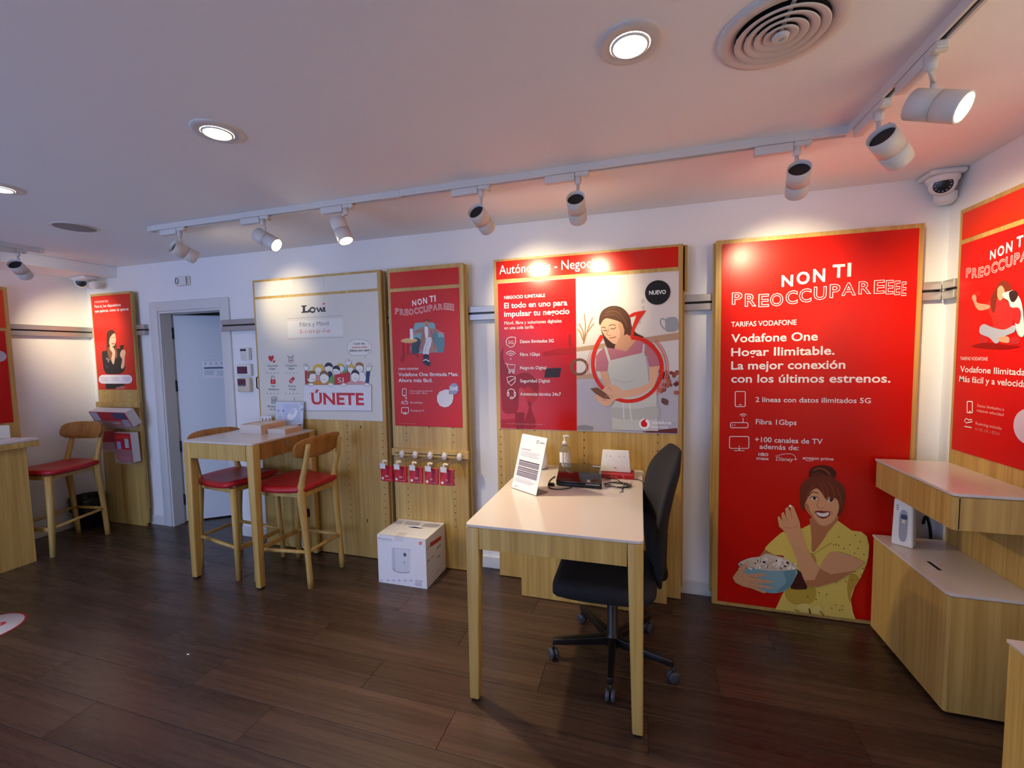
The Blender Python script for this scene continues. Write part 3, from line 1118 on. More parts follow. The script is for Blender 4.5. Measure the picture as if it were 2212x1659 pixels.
pl.polyuv([(u0 + 0.001, v0), (u1, v0), (u1, v1), (u0 + 0.001, v1)], C('c01208', GL))
DR, DR2 = 'a8170f', '96140e'
pl.poly([(80, 980), (110, 890), (105, 970), (140, 1060), (200, 1120), (260, 1100), (330, 1110), (390, 1180), (400, 1240), (360, 1300), (300, 1250), (240, 1230), (236, 1330), (215, 1430), (110, 1430), (90, 1300)], DR2)
pl.poly([(90, 1490), (280, 1480), (300, 1560), (90, 1555)], DR, False)
pl.poly([(200, 1430), (285, 1430), (280, 1570), (215, 1570)], '8c120e', False)
pl.poly([(305, 1330), (345, 1330), (340, 1400), (375, 1500), (370, 1560), (290, 1560), (290, 1480), (318, 1400)], DR2)
pl.poly([(290, 1220), (340, 1235), (390, 1320), (330, 1345), (285, 1300)], 'b8251a')
pl.poly([(715, 890), (560, 900), (430, 930), (440, 965), (715, 940)], DR, False)
pl.stroke([(660, 780), (665, 880)], 26, DR2)
pl.poly([(460, 1065), (590, 1058), (575, 1138), (446, 1142)], '33221f', False)
pl.flush('picture_tint', 'dark red tinted picture under the red half')
# photo half
pl.poly([(716, 305), (1566, 262), (1566, 760), (716, 890)], 'dcd4cc', False)
pl.poly([(716, 890), (1566, 765), (1566, 825), (716, 925)], 'b89678', False)
pl.poly([(716, 925), (1566, 825), (1566, 1130), (716, 1150)], 'd6d0cc', False)
pl.poly([(716, 1120), (860, 1105), (860, 1150), (716, 1155)], 'b99a80', False)
pl.poly([(718, 1155), (1566, 1130), (1563, 1612), (719, 1583)], 'b4b2bc', False)
pl.poly([(722, 1540), (790, 1535), (860, 1550), (850, 1582), (722, 1578)], '8c8c96', False)
for q in ([(775, 860), (770, 760), (735, 690)], [(775, 860), (790, 720), (780, 610)], [(775, 860), (810, 740), (850, 640)], [(780, 800), (830, 730), (860, 690)], [(770, 830), (745, 760), (720, 740)]):
    pl.stroke(q, 9, 'a97a50', sm=True)
ring = [(740 + 66 * math.cos(k / 20 * math.tau), 1052 + 62 * math.sin(k / 20 * math.tau)) for k in range(20)]
pl.stroke(ring, 22, '7a5236', True)
pl.poly([(1462, 650), (1520, 635), (1558, 655), (1560, 745), (1465, 758), (1455, 700)], '9aa0a2')
pl.stroke([(1462, 665), (1425, 650), (1415, 690), (1450, 740)], 9, '8a9092', sm=True)
for x, y, r in ((1268, 505, 16), (1272, 560, 14), (1242, 680, 12)):
    pl.ell(x, y, r, r * 1.3, 'c8beb4', 10)
for k in range(26):
    pl.ell(rd.uniform(1390, 1555), rd.uniform(1080, 1270), rd.uniform(14, 26), rd.uniform(14, 26), rd.choice(['7a3a34', '8e4a40', '5c2c2c', 'a4604c']), 9)
pl.poly([(1430, 1310), (1480, 1330), (1470, 1370), (1425, 1350)], '6a4a44')
pl.poly([(1260, 1590), (1400, 1575), (1555, 1560), (1556, 1605), (1300, 1598)], '6a3034', False)
pl.flush('picture', 'printed kitchen scene')
for k, (off, w_) in enumerate(((48, 4), (30, 7))):
    pts = [(1140 + (292 + off) * math.cos(a), 1060 + (275 + off) * math.sin(a)) for a in [math.radians(d_) for d_ in range(-45, 50, 10)]]
    pl.stroke(pts, w_ + 3, 'd8705c', sm=True)
    pts = [(1140 + (292 + off) * math.cos(a), 1060 + (275 + off) * math.sin(a)) for a in [math.radians(d_) for d_ in range(170, 235, 10)]]
    pl.stroke(pts, w_, 'dc8c78', sm=True)
pl.poly([(903, 668), (925, 592), (985, 550), (1050, 545), (1110, 570), (1158, 632), (1178, 720), (1215, 770), (1278, 806), (1180, 822), (1100, 850), (1062, 922), (1000, 928), (965, 880), (938, 810), (918, 732)], '4c3022')
pl.poly([(1050, 850), (1130, 780), (1170, 795), (1205, 840), (1140, 925), (1040, 910)], 'd39c78')
pl.poly([(878, 965), (905, 925), (950, 888), (1040, 902), (1130, 922), (1205, 838), (1300, 815), (1368, 868), (1400, 960), (1412, 1042), (1320, 1052), (1300, 960), (1000, 1005), (972, 1088), (880, 1086)], 'b9737e', False)
pl.poly([(913, 700), (960, 648), (1040, 662), (1102, 700), (1112, 770), (1092, 832), (1040, 862), (1000, 842), (950, 792), (924, 742)], 'e3b492')
pl.poly([(1060, 690), (1104, 702), (1114, 772), (1092, 834), (1050, 858), (1080, 780)], 'd09c78')
pl.stroke([(990, 735), (970, 775), (985, 790), (1003, 785)], 6, 'b9805c', sm=True)
pl.stroke([(990, 812), (1020, 808), (1045, 800)], 8, 'b05850', sm=True)
pl.stroke([(940, 745), (955, 752), (972, 745)], 6, '3a2418', sm=True)
pl.stroke([(1000, 728), (1020, 738), (1045, 722)], 6, '3a2418', sm=True)
pl.stroke([(985, 712), (1015, 700), (1045, 708)], 6, '5a3a28', sm=True)
pl.stroke([(925, 725), (945, 722), (960, 730)], 6, '5a3a28', sm=True)
pl.poly([(903, 672), (930, 600), (1000, 553), (1090, 568), (1152, 640), (1180, 760), (1150, 790), (1112, 735), (1090, 685), (1015, 656), (950, 650), (914, 702)], '5a3826')
pl.stroke([(960, 600), (1040, 590), (1100, 640), (1140, 720)], 7, '7a5238', sm=True)
pl.stroke([(950, 625), (1030, 615), (1090, 660)], 6, '74503a', sm=True)
pl.poly([(908, 1088), (972, 1092), (1005, 1200), (965, 1250), (935, 1170)], 'd9a684', False)
pl.poly([(945, 885), (965, 882), (1000, 998), (980, 1005)], 'c9cbc4', False)
pl.poly([(1285, 865), (1270, 860), (1262, 935), (1280, 935)], 'c9cbc4', False)
pl.poly([(985, 1000), (1280, 930), (1308, 1050), (1320, 1190), (1380, 1210), (1385, 1400), (1395, 1585), (1015, 1572), (1010, 1390), (1040, 1330), (1100, 1250), (1005, 1205), (975, 1085)], 'c6c8c0', False)
pl.poly([(1010, 1390), (1200, 1400), (1385, 1380), (1390, 1480), (1200, 1490), (1015, 1470)], 'b4b6b0')
pl.stroke([(1105, 1350), (1110, 1480)], 9, 'dcdcd6')
pl.stroke([(1160, 1350), (1172, 1500)], 9, 'dcdcd6')
pl.stroke([(1110, 1260), (1240, 1230), (1310, 1195)], 7, 'a4a69e', sm=True)
pl.stroke([(1010, 1150), (1120, 1180), (1200, 1160)], 6, 'aeb0a8', sm=True)
tail = [(1296, 581), (1240, 588), (1190, 600), (1150, 622), (1155, 640), (1215, 622), (1190, 690), (1172, 750), (1163, 812), (1190, 800), (1200, 740), (1240, 660)]
pl.poly(tail, 'd82a14', False)
arc = [(1172, 808), (1260, 822), (1345, 880), (1405, 960), (1425, 1060), (1405, 1165), (1340, 1262), (1240, 1322), (1130, 1336), (1030, 1308), (945, 1240), (880, 1150), (852, 1045), (862, 940), (895, 850), (930, 790)]
pl.stroke(arc, 32, 'd82a14', sm=True)
pl.poly([(1320, 1052), (1408, 1042), (1388, 1140), (1365, 1205), (1255, 1282), (1105, 1312), (1065, 1240), (1105, 1252), (1230, 1222), (1320, 1190)], 'dfae8c', False)
pl.poly([(932, 1242), (970, 1204), (1045, 1208), (1095, 1245), (1115, 1300), (1040, 1322), (1000, 1368), (950, 1376), (882, 1322), (872, 1280)], 'dfae8c')
pl.poly([(830, 1232), (888, 1222), (962, 1272), (1002, 1320), (940, 1314), (872, 1272)], '7a5036', False)
for q in ([(950, 1300), (990, 1290), (1020, 1300)], [(930, 1330), (970, 1325)], [(980, 1220), (1010, 1250)]):
    pl.stroke(q, 5, 'b9805c', sm=True)
pl.flush('portrait', 'printed photo of a woman in a grey apron using a phone inside a red ring')
pl.ell(1391, 433, 106, 102, '1c1a1e', 40)
pl.text('NUEVO', 1320, 450, 1460, 445, 33, 'ffffff', 0.02, cut=False)
pl.flush('badge', 'black NUEVO disc')
pl.ell(1282, 1525, 46, 44, 'f6f4f4', 32)
pl.poly([(1262, 1500), (1285, 1486), (1298, 1486), (1288, 1502), (1304, 1520), (1300, 1545), (1278, 1552), (1256, 1540), (1252, 1516)], 'd01418')
pl.text('vodafone', 1342, 1526, 1505, 1530, 28, 'f2f0f2', 0.02, cut=False)
pl.text('business', 1342, 1560, 1478, 1563, 28, 'f2f0f2', 0.004, cut=False)
pl.flush('logo', 'company logo with a red drop in a white disc')
pl.text('NEGOCIO ILIMITABLE', 115, 487, 455, 470, 26, WH, 0.02)
pl.text('El todo en uno para', 115, 563, 640, 540, 46, WH, 0.018)
pl.text('impulsar tu negocio', 115, 632, 658, 612, 46, WH, 0.018)
pl.text('Móvil, fibra y soluciones digitales', 117, 698, 592, 684, 28, WH, 0.0)
pl.text('en una sola tarifa', 117, 740, 360, 733, 28, WH, 0.0)
for s_, x1, y0 in (('Datos Ilimitados 5G', 527, 850), ('Fibra 1Gbps', 414, 960), ('Negocio Digital', 466, 1071), ('Seguridad Digital', 495, 1180), ('Asistencia técnica 24x7', 588, 1290)):
    pl.text(s_, 248, y0, x1, y0, 27, WH, 0.012)
pl.text('Consulta condiciones y oferta de lanzamiento en tu tienda de siempre', 130, 1527, 435, 1533, 8, 'd8a8a0', 0.0)
pl.text('5G', 150, 860, 192, 860, 26, WH, 0.0)
pl.flush('lettering')
IW = 5
pl.stroke([(170, 803), (210, 805), (209, 850), (195, 880), (165, 888), (138, 870), (131, 838), (145, 812)], IW, WH, True)
pl.cut()
for r in (14, 30, 46):
    pl.stroke([(171 + r * math.sin(a), 968 - r * 1.05 * math.cos(a)) for a in [math.radians(x) for x in range(-60, 61, 20)]], IW, WH)
pl.ell(171, 985, 5, 5, WH, 8)
pl.cut()
pl.stroke([(122, 1020), (136, 1022), (155, 1072), (202, 1074), (208, 1034), (142, 1030)], IW, WH)
pl.stroke([(155, 1072), (160, 1086), (205, 1086)], IW, WH)
for x in (160, 193):
    pl.stroke([(x + 8 * math.cos(a / 10 * math.tau), 1096 + 8 * math.sin(a / 10 * math.tau)) for a in range(10)], IW - 1, WH, True)
pl.cut()
pl.stroke([(138, 1138), (174, 1130), (210, 1136), (206, 1175), (175, 1207), (146, 1180)], IW, WH, True)
pl.stroke([(150, 1180), (205, 1145)], IW, WH)
pl.cut()
pl.stroke([(145, 1275), (146, 1252), (160, 1238), (178, 1236), (198, 1245), (206, 1268)], IW, WH, sm=True)
pl.rrect(143, 1262, 155, 1294, 5, IW, WH)
pl.rrect(199, 1262, 211, 1294, 5, IW, WH)
pl.stroke([(206, 1296), (195, 1308), (185, 1310)], IW, WH)
pl.rrect(166, 1302, 187, 1316, 5, IW, WH)
pl.flush('icon')
pegs(ta, (-0.895, -0.66, -0.34, 0.10), 0.75, 1.06)
pegs(ta, (-0.895,), 0.2, 0.7)
MB().box(0.0, 0.153, 2.632, BF - 0.0005, 0.002, 0.70, 'oak', 0.0015).build('lower_panel', ta)
# upper backing plate that sticks out on the right
MB().box(0.10, 0.262, BF + 0.027, BF + 0.05, 1.86, 2.122, 'oak', 0.0015).build('backing_panel', ta)

# ---------------------------------------------------------------- narrow red board with card hooks
t2 = board('narrow oak board with a red poster of a man in an armchair and card hooks', -1.713, -1.135)
BC = (820, 560, 4.366)
pl = back(BC, t2)
pl.quadbox([(98, 125), (745, 78), (750, 235), (100, 278)], C(RED))
pl.flush('header_panel', 'plain red strip')
pl = back(BC, t2)
pl.quadbox([(103, 310), (750, 270), (782, 1585), (150, 1570)], C(RED))
pp = pl.flush('poster_panel', 'red printed poster')
pl.parent = pp
a, b = pl.uv(150, 518), pl.uv(707, 480)
top = pl.uv(515, 347)
title(pl, a[0], a[1], b[0] - a[0], 1.08, 'headline')
# man in the armchair
TE, TED = '7fa6b0', '54808c'
pl.poly([(330, 620), (350, 600), (440, 598), (520, 605), (535, 690), (600, 690), (612, 740), (606, 865), (560, 875), (310, 880), (318, 760), (322, 690)], TE)
pl.poly([(320, 750), (390, 760), (385, 870), (308, 882)], '33444c')
pl.poly([(520, 760), (608, 742), (606, 865), (545, 872)], TED)
pl.poly([(500, 700), (545, 680), (550, 760), (510, 790)], TED)
pl.poly([(430, 640), (455, 630), (480, 650), (540, 660), (585, 690), (580, 705), (520, 690), (500, 740), (545, 840), (530, 870), (480, 880), (440, 850), (400, 870), (375, 860), (395, 760), (400, 700), (345, 700), (325, 690), (340, 672), (400, 640)], 'a87c70')
for q in ([(410, 660), (395, 760), (385, 850)], [(485, 660), (510, 760), (530, 850)], [(425, 650), (415, 740), (405, 850)], [(505, 665), (555, 690)], [(350, 685), (400, 670)]):
    pl.stroke(q, 5, '7c544c', sm=True)
pl.poly([(428, 640), (458, 640), (462, 700), (455, 745), (440, 745), (430, 700)], 'e6e2e2')
pl.poly([(445, 745), (490, 740), (490, 800), (470, 860), (465, 900), (415, 900), (420, 830), (435, 790)], 'd9d7dc')
pl.stroke([(468, 760), (440, 830), (435, 890)], 4, 'aaa8b0', sm=True)
pl.poly([(418, 898), (462, 900), (460, 945), (420, 940)], '20222c')
pl.poly([(410, 940), (460, 945), (482, 965), (478, 1000), (455, 1005), (420, 980)], '20222a')
pl.stroke([(415, 955), (440, 945), (475, 965)], 9, 'e8e6e6')
pl.poly([(425, 590), (440, 568), (460, 572), (467, 600), (460, 630), (442, 637), (428, 620)], 'c48a6a')
pl.poly([(424, 592), (438, 566), (460, 568), (467, 590), (445, 582)], '4a3a34')
pl.stroke([(432, 600), (440, 600)], 4, '3a2018')
pl.stroke([(450, 600), (458, 600)], 4, '3a2018')
pl.stroke([(438, 620), (448, 624), (456, 619)], 4, '7a3a34', sm=True)
pl.ell(340, 700, 16, 14, 'c48a6a', 12)
pl.ell(578, 696, 20, 13, 'c48a6a', 12)
pl.ell(282, 768, 80, 24, 'cf9a5c', 28)
pl.ell(282, 764, 74, 19, 'e0b070', 28)
pl.rect(292, 655, 318, 758, 'ece8e8')
for q in ([(226, 785), (228, 970)], [(268, 790), (270, 890)], [(360, 780), (362, 930)], [(228, 970), (205, 950), (225, 905), (290, 890), (362, 915)]):
    pl.stroke(q, 5, '70281e', sm=True)
pl.flush('picture', 'printed picture of a man in a robe sitting in a blue armchair')
pl.text('TARIFAS VODAFONE', 178, 1042, 370, 1042, 18, WH, 0.01)
pl.text('Vodafone One Ilimitada Max.', 182, 1101, 746, 1102, 34, WH, 0.014)
pl.text('Ahora más fácil.', 182, 1157, 505, 1158, 34, WH, 0.014)
pl.text('1 línea con datos ilimitados 5G', 288, 1247, 502, 1249, 14, 'f0c8c4', 0.006)
pl.text('1 línea 15GB + 200min', 288, 1268, 456, 1270, 14, 'f0c8c4', 0.006)
pl.text('Fibra 600 Mbps', 294, 1358, 412, 1360, 16, 'f0d0cc', 0.01)
pl.text('90 canales de TV', 296, 1433, 426, 1436, 16, 'f0d0cc', 0.01)
pl.text('Consulta condiciones en tu tienda', 183, 1547, 342, 1550, 6, 'e89a94')
pl.flush('lettering')
icon_phone(pl, 220, 1222, 256, 1287, 5)
icon_router(pl, 213, 1300, 270, 1362, 4)
icon_tv(pl, 212, 1398, 278, 1458, 5)
pl.flush('icon')
pl.poly([(622, 1228), (700, 1232), (700, 1310), (688, 1355), (655, 1388), (615, 1396), (572, 1380), (548, 1340), (545, 1290), (570, 1248)], 'd6d2da', False)
pl.poly([(656, 1240), (662, 1195), (690, 1170), (725, 1170), (750, 1200), (748, 1240), (725, 1270), (690, 1274), (657, 1272)], '8f93b4', False)
pl.text('55€', 670, 1236, 740, 1234, 32, 'f4f2f4', 0.014, cut=False)
pl.flush('price_badge', 'blank white drop with a small 55€ price drop')
pegs(t2, (-1.605, -1.238), 0.30, 1.06, skip=((0.74, 0.90),))
MB().box(-1.425, -1.418, BF - 0.0015, BF + 0.001, 1.005, 1.02, 'black_hole').build('keyhole', t2)
# shelf bar that carries the hooks
MB().box(-1.716, -1.122, BF - 0.020, BF - 0.0005, 0.800, 0.852, 'oak', 0.0015).box(-1.69, -1.16, BF - 0.0207, BF - 0.0195, 0.818, 0.823, 'black_hole').build('hook_bar', t2)

# ---------------------------------------------------------------- white poster board
tw = board('wide oak board with a white poster of cartoon people behind a banner', -2.920, -1.766)
LC = (540, 560, 4.609)
PWH = 'd9d6cc'
pl = back(LC, tw)
pl.quadbox([(45, 225), (1265, 138), (1272, 300), (48, 370)], C('dcdad2'))
hp = pl.flush('header_panel', 'plain off white strip')
pl.parent = hp
pl.stroke([(405, 200), (408, 240), (418, 285)], 7, 'f2efe4', sm=True)  # creases: their highlights and shade are painted on as pale and darker strokes
pl.stroke([(728, 178), (732, 240), (738, 282)], 12, 'c6c4ba', sm=True)
pl.stroke([(722, 180), (727, 240), (735, 280)], 4, 'f4f2ea', sm=True)
pl.flush('painted_crease', 'creases in the strip, shade and highlight painted in')
pl = back(LC, tw)
pl.quadbox([(50, 400), (1275, 320), (1328, 1640), (118, 1552)], C(PWH))
pp = pl.flush('poster_panel', 'off white printed poster')
pl.parent = pp
NV = '2c2a3c'
# Lowi wordmark with slab serifs
def LU(pts, m=NV):
    pl.poly(pts, m, False)
LU([(514, 462), (566, 458), (566, 470), (552, 473), (552, 516), (580, 514), (584, 500), (596, 499), (598, 530), (516, 536), (516, 524), (528, 521), (528, 474), (514, 474)])
ring = [(625 + 24 * math.cos(k / 20 * math.tau), 505 + 22 * math.sin(k / 20 * math.tau)) for k in range(20)]
pl.stroke(ring, 14, NV, True)
LU([(655, 484), (684, 482), (684, 490), (679, 491), (688, 512), (698, 482), (712, 481), (724, 510), (730, 489), (724, 488), (724, 481), (742, 480), (741, 488), (724, 524), (712, 525), (704, 503), (694, 526), (682, 527), (664, 492), (655, 492)])
LU([(726, 478), (750, 476), (750, 514), (760, 513), (760, 522), (726, 524), (726, 516), (734, 515), (734, 486), (726, 487)])
pl.ell(738, 444, 11, 11, 'e05a56', 16)
pl.cut()
pl.rect(377, 590, 926, 780, 'e4e2da')
pl.stroke([(372, 592), (925, 562), (930, 776), (380, 797)], 3, '9a988e', True)
pl.cut()
pl.text('Fibra y Móvil', 500, 670, 788, 660, 44, '7c7a7c', 0.0)
pl.text('S-i-m-p-l-e', 495, 740, 800, 728, 42, 'd86a66', -0.004, 0.18)
TX_ = '4a4854'
for s_, x0, x1, y0 in (('Acumula', 175, 278, 1069), ('Gigas', 195, 258, 1098), ('Comparte', 355, 470, 1067), ('Gigas', 383, 446, 1096), ('Sin', 218, 256, 1272), ('Ataduras', 187, 292, 1303),
                       ('Precio', 386, 462, 1272), ('Final', 396, 456, 1302), ('Personaliza', 181, 318, 1474), ('tu tarifa', 203, 300, 1503)):
    pl.text(s_, x0, y0, x1, y0, 19, TX_, 0.01)
pl.text('Cada día', 1035, 850, 1147, 848, 20, TX_, 0.01)
pl.text('somos más.', 1020, 885, 1173, 883, 20, 'd86058', 0.014)
pl.text('¿Sabes por qué?', 990, 918, 1198, 916, 22, TX_, 0.012)
pl.flush('lettering')
for y in (1134, 1337):
    for x in (168, 205, 240, 275, 355, 392, 428, 464):
        pl.stroke([(x, y), (x + 18, y - 1)], 4, '8a8890')
pl.cut()
RR = 'c83038'
pl.poly([(213, 975), (222, 960), (238, 962), (241, 980), (232, 1000), (216, 1018), (196, 1000), (188, 975), (198, 960), (208, 962)], RR)
pl.poly([(242, 1012), (250, 1006), (256, 1014), (250, 1026), (241, 1032), (233, 1020), (235, 1008)], RR)
pl.cut()
pl.stroke([(375, 960), (405, 978), (440, 956), (425, 980), (390, 982)], 4, '8a8890', True)
pl.stroke([(410 + 24 * math.cos(k / 16 * math.tau), 1006 + 26 * math.sin(k / 16 * math.tau)) for k in range(16)], 4, '8a8890', True)
pl.text('GB', 395, 1014, 425, 1012, 15, RR, 0.01, cut=False)
pl.cut()
pl.poly([(209, 1197), (258, 1197), (259, 1240), (211, 1240)], RR, False)
pl.stroke([(218, 1197), (217, 1172), (232, 1163), (246, 1172), (247, 1185)], 5, '8a8890', sm=True)
pl.ell(234, 1216, 5, 7, 'e8dcd4', 8)
pl.cut()
pl.poly([(394, 1210), (428, 1172), (446, 1174), (446, 1196), (415, 1236), (400, 1226)], RR, False)
pl.stroke([(407, 1208), (414, 1218), (430, 1200)], 5, 'f0e8e0')
pl.cut()
pl.rrect(219, 1370, 270, 1434, 4, 4, '6a6a86')
for x in (231, 244, 257):
    pl.stroke([(x, 1380), (x, 1424)], 3, '4a4a66')
    pl.ell(x, 1395 + (x * 7 % 20), 4, 4, '4a4a66', 8)
pl.stroke([(446, 1375), (446, 1408)], 3, '6a6a76')
pl.flush('icon')
FA, LN = 'e9e6de', '8c8a92'
sp = [(968, 880), (985, 830), (1030, 802), (1090, 798), (1150, 808), (1200, 840), (1214, 880), (1205, 920), (1170, 950), (1158, 954), (1145, 982), (1138, 955), (1060, 962), (1000, 945), (975, 915)]
sp_n = pl.n


def blob(pts, m, ln=True, sm=True):
    pl.poly(pts, m, sm)
    if ln:
        pl.stroke(pts, 3.2, LN, True, sm)


pl.n = 0.00306
blob(sp, 'e4e1d8')
pl.n = sp_n + 0.0002
pl.poly([(550, 1108), (578, 1106), (590, 1190), (596, 1245), (556, 1246)], 'c2323a', False)
blob([(540, 1055), (550, 1048), (556, 1068), (562, 1040), (572, 1042), (574, 1068), (590, 1066), (596, 1078), (580, 1104), (552, 1106)], FA)
pl.poly([(1155, 1250), (1162, 1112), (1200, 1108), (1185, 1250)], '233a66', False)
blob([(1160, 1080), (1170, 1058), (1182, 1078), (1190, 1045), (1202, 1050), (1204, 1074), (1218, 1066), (1218, 1086), (1200, 1110), (1166, 1112)], FA)
pl.poly([(630, 1120), (640, 1065), (685, 1042), (730, 1060), (746, 1110), (738, 1150), (640, 1150)], 'dcb83a')
blob([(655, 1085), (690, 1072), (715, 1090), (712, 1140), (690, 1155), (662, 1140)], FA)
pl.poly([(640, 1160), (720, 1160), (725, 1200), (640, 1210)], 'cc8f88')
blob([(752, 1060), (790, 1052), (826, 1070), (826, 1115), (790, 1140), (758, 1110)], FA)
pl.poly([(748, 1075), (760, 1040), (790, 1028), (820, 1045), (824, 1075), (790, 1062)], '33303e')
pl.poly([(780, 1130), (815, 1120), (835, 1210), (800, 1245), (780, 1200)], '2e3650')
pl.poly([(868, 1090), (870, 1050), (905, 1036), (935, 1052), (940, 1090), (900, 1070)], 'cfae44')
blob([(895, 1068), (935, 1066), (940, 1100), (910, 1125)], FA)
pl.poly([(930, 1115), (955, 1070), (965, 1048), (992, 1052), (975, 1090), (945, 1130)], '8fb4cc', False)
blob([(955, 1045), (952, 1020), (968, 1022), (975, 998), (985, 998), (988, 1018), (1008, 1012), (1015, 1028), (998, 1052), (965, 1052)], FA)
pl.poly([(975, 1085), (985, 1058), (1015, 1048), (1045, 1065), (1048, 1090), (1010, 1085)], 'd2b24a')
blob([(985, 1080), (1030, 1082), (1040, 1120), (1000, 1140), (985, 1115)], FA)
blob([(1060, 1060), (1095, 1052), (1128, 1065), (1130, 1105), (1095, 1125), (1065, 1105)], FA)
pl.poly([(1058, 1065), (1065, 1035), (1098, 1025), (1126, 1040), (1130, 1068), (1095, 1055)], '9a6a44')
blob([(1095, 1125), (1140, 1130), (1162, 1185), (1140, 1225), (1095, 1230), (1085, 1170)], FA)
blob([(836, 1095), (870, 1085), (905, 1110), (900, 1140), (860, 1150), (838, 1130)], FA)
pl.poly([(830, 1095), (840, 1068), (868, 1058), (896, 1072), (902, 1108), (865, 1090)], '33303e')
pl.poly([(796, 1190), (835, 1155), (850, 1210), (845, 1248), (795, 1248)], '6f9a58')
pl.poly([(915, 1140), (960, 1100), (980, 1110), (970, 1150), (930, 1160)], '6f9a58')
pl.poly([(848, 1150), (900, 1140), (1000, 1120), (1002, 1215), (1000, 1240), (850, 1248)], 'c2323a', False)
blob([(576, 1170), (600, 1140), (650, 1130), (665, 1170), (655, 1212), (610, 1225), (582, 1205)], FA)
pl.poly([(570, 1165), (580, 1125), (620, 1108), (660, 1120), (655, 1140), (610, 1145), (592, 1195)], '8a6242')
pl.poly([(568, 1245), (600, 1225), (640, 1225), (635, 1248)], '6f9a58')
pl.poly([(636, 1246), (660, 1210), (740, 1205), (800, 1215), (795, 1250)], 'd08a32')
blob([(706, 1160), (740, 1140), (786, 1160), (788, 1205), (745, 1238), (710, 1210)], FA)
pl.poly([(702, 1165), (712, 1120), (745, 1108), (780, 1125), (790, 1165), (740, 1135)], '8a6242')
pl.poly([(965, 1248), (1000, 1215), (1060, 1210), (1130, 1215), (1150, 1245)], 'd09a98')
blob([(1014, 1150), (1050, 1130), (1092, 1150), (1092, 1195), (1055, 1224), (1018, 1200)], FA)
pl.poly([(1012, 1150), (1025, 1110), (1055, 1098), (1085, 1115), (1094, 1150), (1050, 1125)], '33303e')
for x, y in ((640, 1190), (745, 1192), (690, 1125), (865, 1120), (795, 1105), (1055, 1180), (1100, 1090)):
    pl.stroke([(x - 14, y), (x, y + 9), (x + 14, y)], 3, LN, sm=True)
pl.text('SI', 880, 1228, 940, 1228, 52, 'f2e8e2', -0.006, cut=False)
# banner
blob([(540, 1252), (1215, 1246), (1218, 1508), (545, 1505)], 'dfdde2', True, False)
for x in (615, 812, 940, 1170):
    blob([(x - 22, 1262), (x - 24, 1240), (x, 1232), (x + 24, 1240), (x + 22, 1262), (x + 10, 1258), (x, 1268), (x - 10, 1258)], FA)
pl.text('ÚNETE', 606, 1440, 1128, 1444, 112, 'f0eeee', 0.03, cut=False)
pl.text('ÚNETE', 606, 1440, 1130, 1444, 112, '8c8a92', 0.034, cut=False)
pl.text('ÚNETE', 608, 1440, 1128, 1443, 110, 'ecebee', 0.026, cut=False)
pl.text('ÚNETE', 622, 1440, 1144, 1447, 112, 'c8343a', 0.03, cut=False)
pl.flush('picture', 'printed cartoon crowd holding a banner that reads ÚNETE')
pegs(tw, (-2.10, -1.80), 0.25, 1.05)
pegs(tw, (-2.72, -2.40), 0.25, 0.8)
MB().box(-1.985, -1.979, BF - 0.0012, BF + 0.001, 0.985, 1.005, 'black_hole', M=None).box(-1.962, -1.956, BF - 0.0012, BF + 0.001, 0.275, 0.30, 'black_hole').build('keyhole', tw)
MB().lathe([(0.034, -0.004), (0.036, -0.002), (0.030, -0.006), (0.024, -0.004), (0.022, 0.0)], 'dark_metal', (-2.50, BF, 0.30), (0, 1, 0), 24).lathe([(0.024, -0.001), (0.0001, -0.001)], 'black_hole', (-2.50, BF, 0.30), (0, 1, 0), 24).build('cable_grommet', tw, label='round black cable grommet')
MB().tube([(-2.945, BF + 0.03, 1.27), (-2.955, BF + 0.02, 1.28), (-2.955, BF + 0.02, 1.36), (-2.945, BF + 0.03, 1.37)], 0.005, 'black_plastic').build('hook_handle', tw)

# ---------------------------------------------------------------- narrow board left of the door
FXF = 2.735
tf = thing('display_board', 'narrow deep oak board left of the door, poster of woman in black jacket', 'display board', (-4.58, FXF, 0), group='oak display boards on the walls')
MB().box(-4.845, -4.325, FXF, FXF + 0.024, 0.03, 2.132, 'oak', 0.0015).build('board_panel', tf)
MB().box(-4.845, -4.318, FXF + 0.025, YB - 0.041, 0.16, 2.128, 'oak', 0.0015).build('backing_panel', tf)
MB().box(-4.83, -4.345, FXF + 0.002, FXF + 0.02, 0.0, 0.03, 'oak').build('plinth', tf)
FC = (180, 600, 5.532)
pl = Plane((0, FXF, 0), (1, 0, 0), (0, -1, 0), FC, tf)
pl.quadbox([(105, 225), (562, 188), (632, 1335), (178, 1338)], C('d8281a'))
pp = pl.flush('poster_panel', 'red printed poster')
pl.parent = pp
pl.text('VODAFONE FLEX', 138, 302, 305, 292, 24, 'f0d8d4', 0.01)
pl.text('Para ti, los dispositivos', 140, 358, 452, 340, 34, WH, 0.016)
pl.text('que quieres, como tú quieres', 143, 412, 546, 392, 34, WH, 0.016)
pl.flush('lettering')
BK, BK2 = '1e1c20', '3a383e'
pl.poly([(284, 720), (292, 650), (330, 622), (368, 630), (388, 680), (400, 800), (412, 930), (380, 950), (310, 960), (285, 900)], '4a2c20')
pl.poly([(228, 900), (250, 875), (300, 870), (400, 850), (445, 850), (470, 900), (500, 1010), (500, 1100), (460, 1140), (420, 1150), (300, 1150), (260, 1120), (240, 1040)], BK)
pl.poly([(292, 880), (300, 830), (330, 850), (345, 950), (320, 990)], '8a5634')
pl.poly([(390, 820), (412, 900), (410, 950), (385, 960)], '8a5634')
pl.poly([(305, 735), (330, 690), (375, 665), (392, 700), (394, 760), (380, 805), (350, 820), (320, 800)], 'eac0a0')
pl.poly([(300, 740), (295, 670), (335, 640), (380, 650), (350, 680), (322, 720), (312, 780)], '4a2c20')
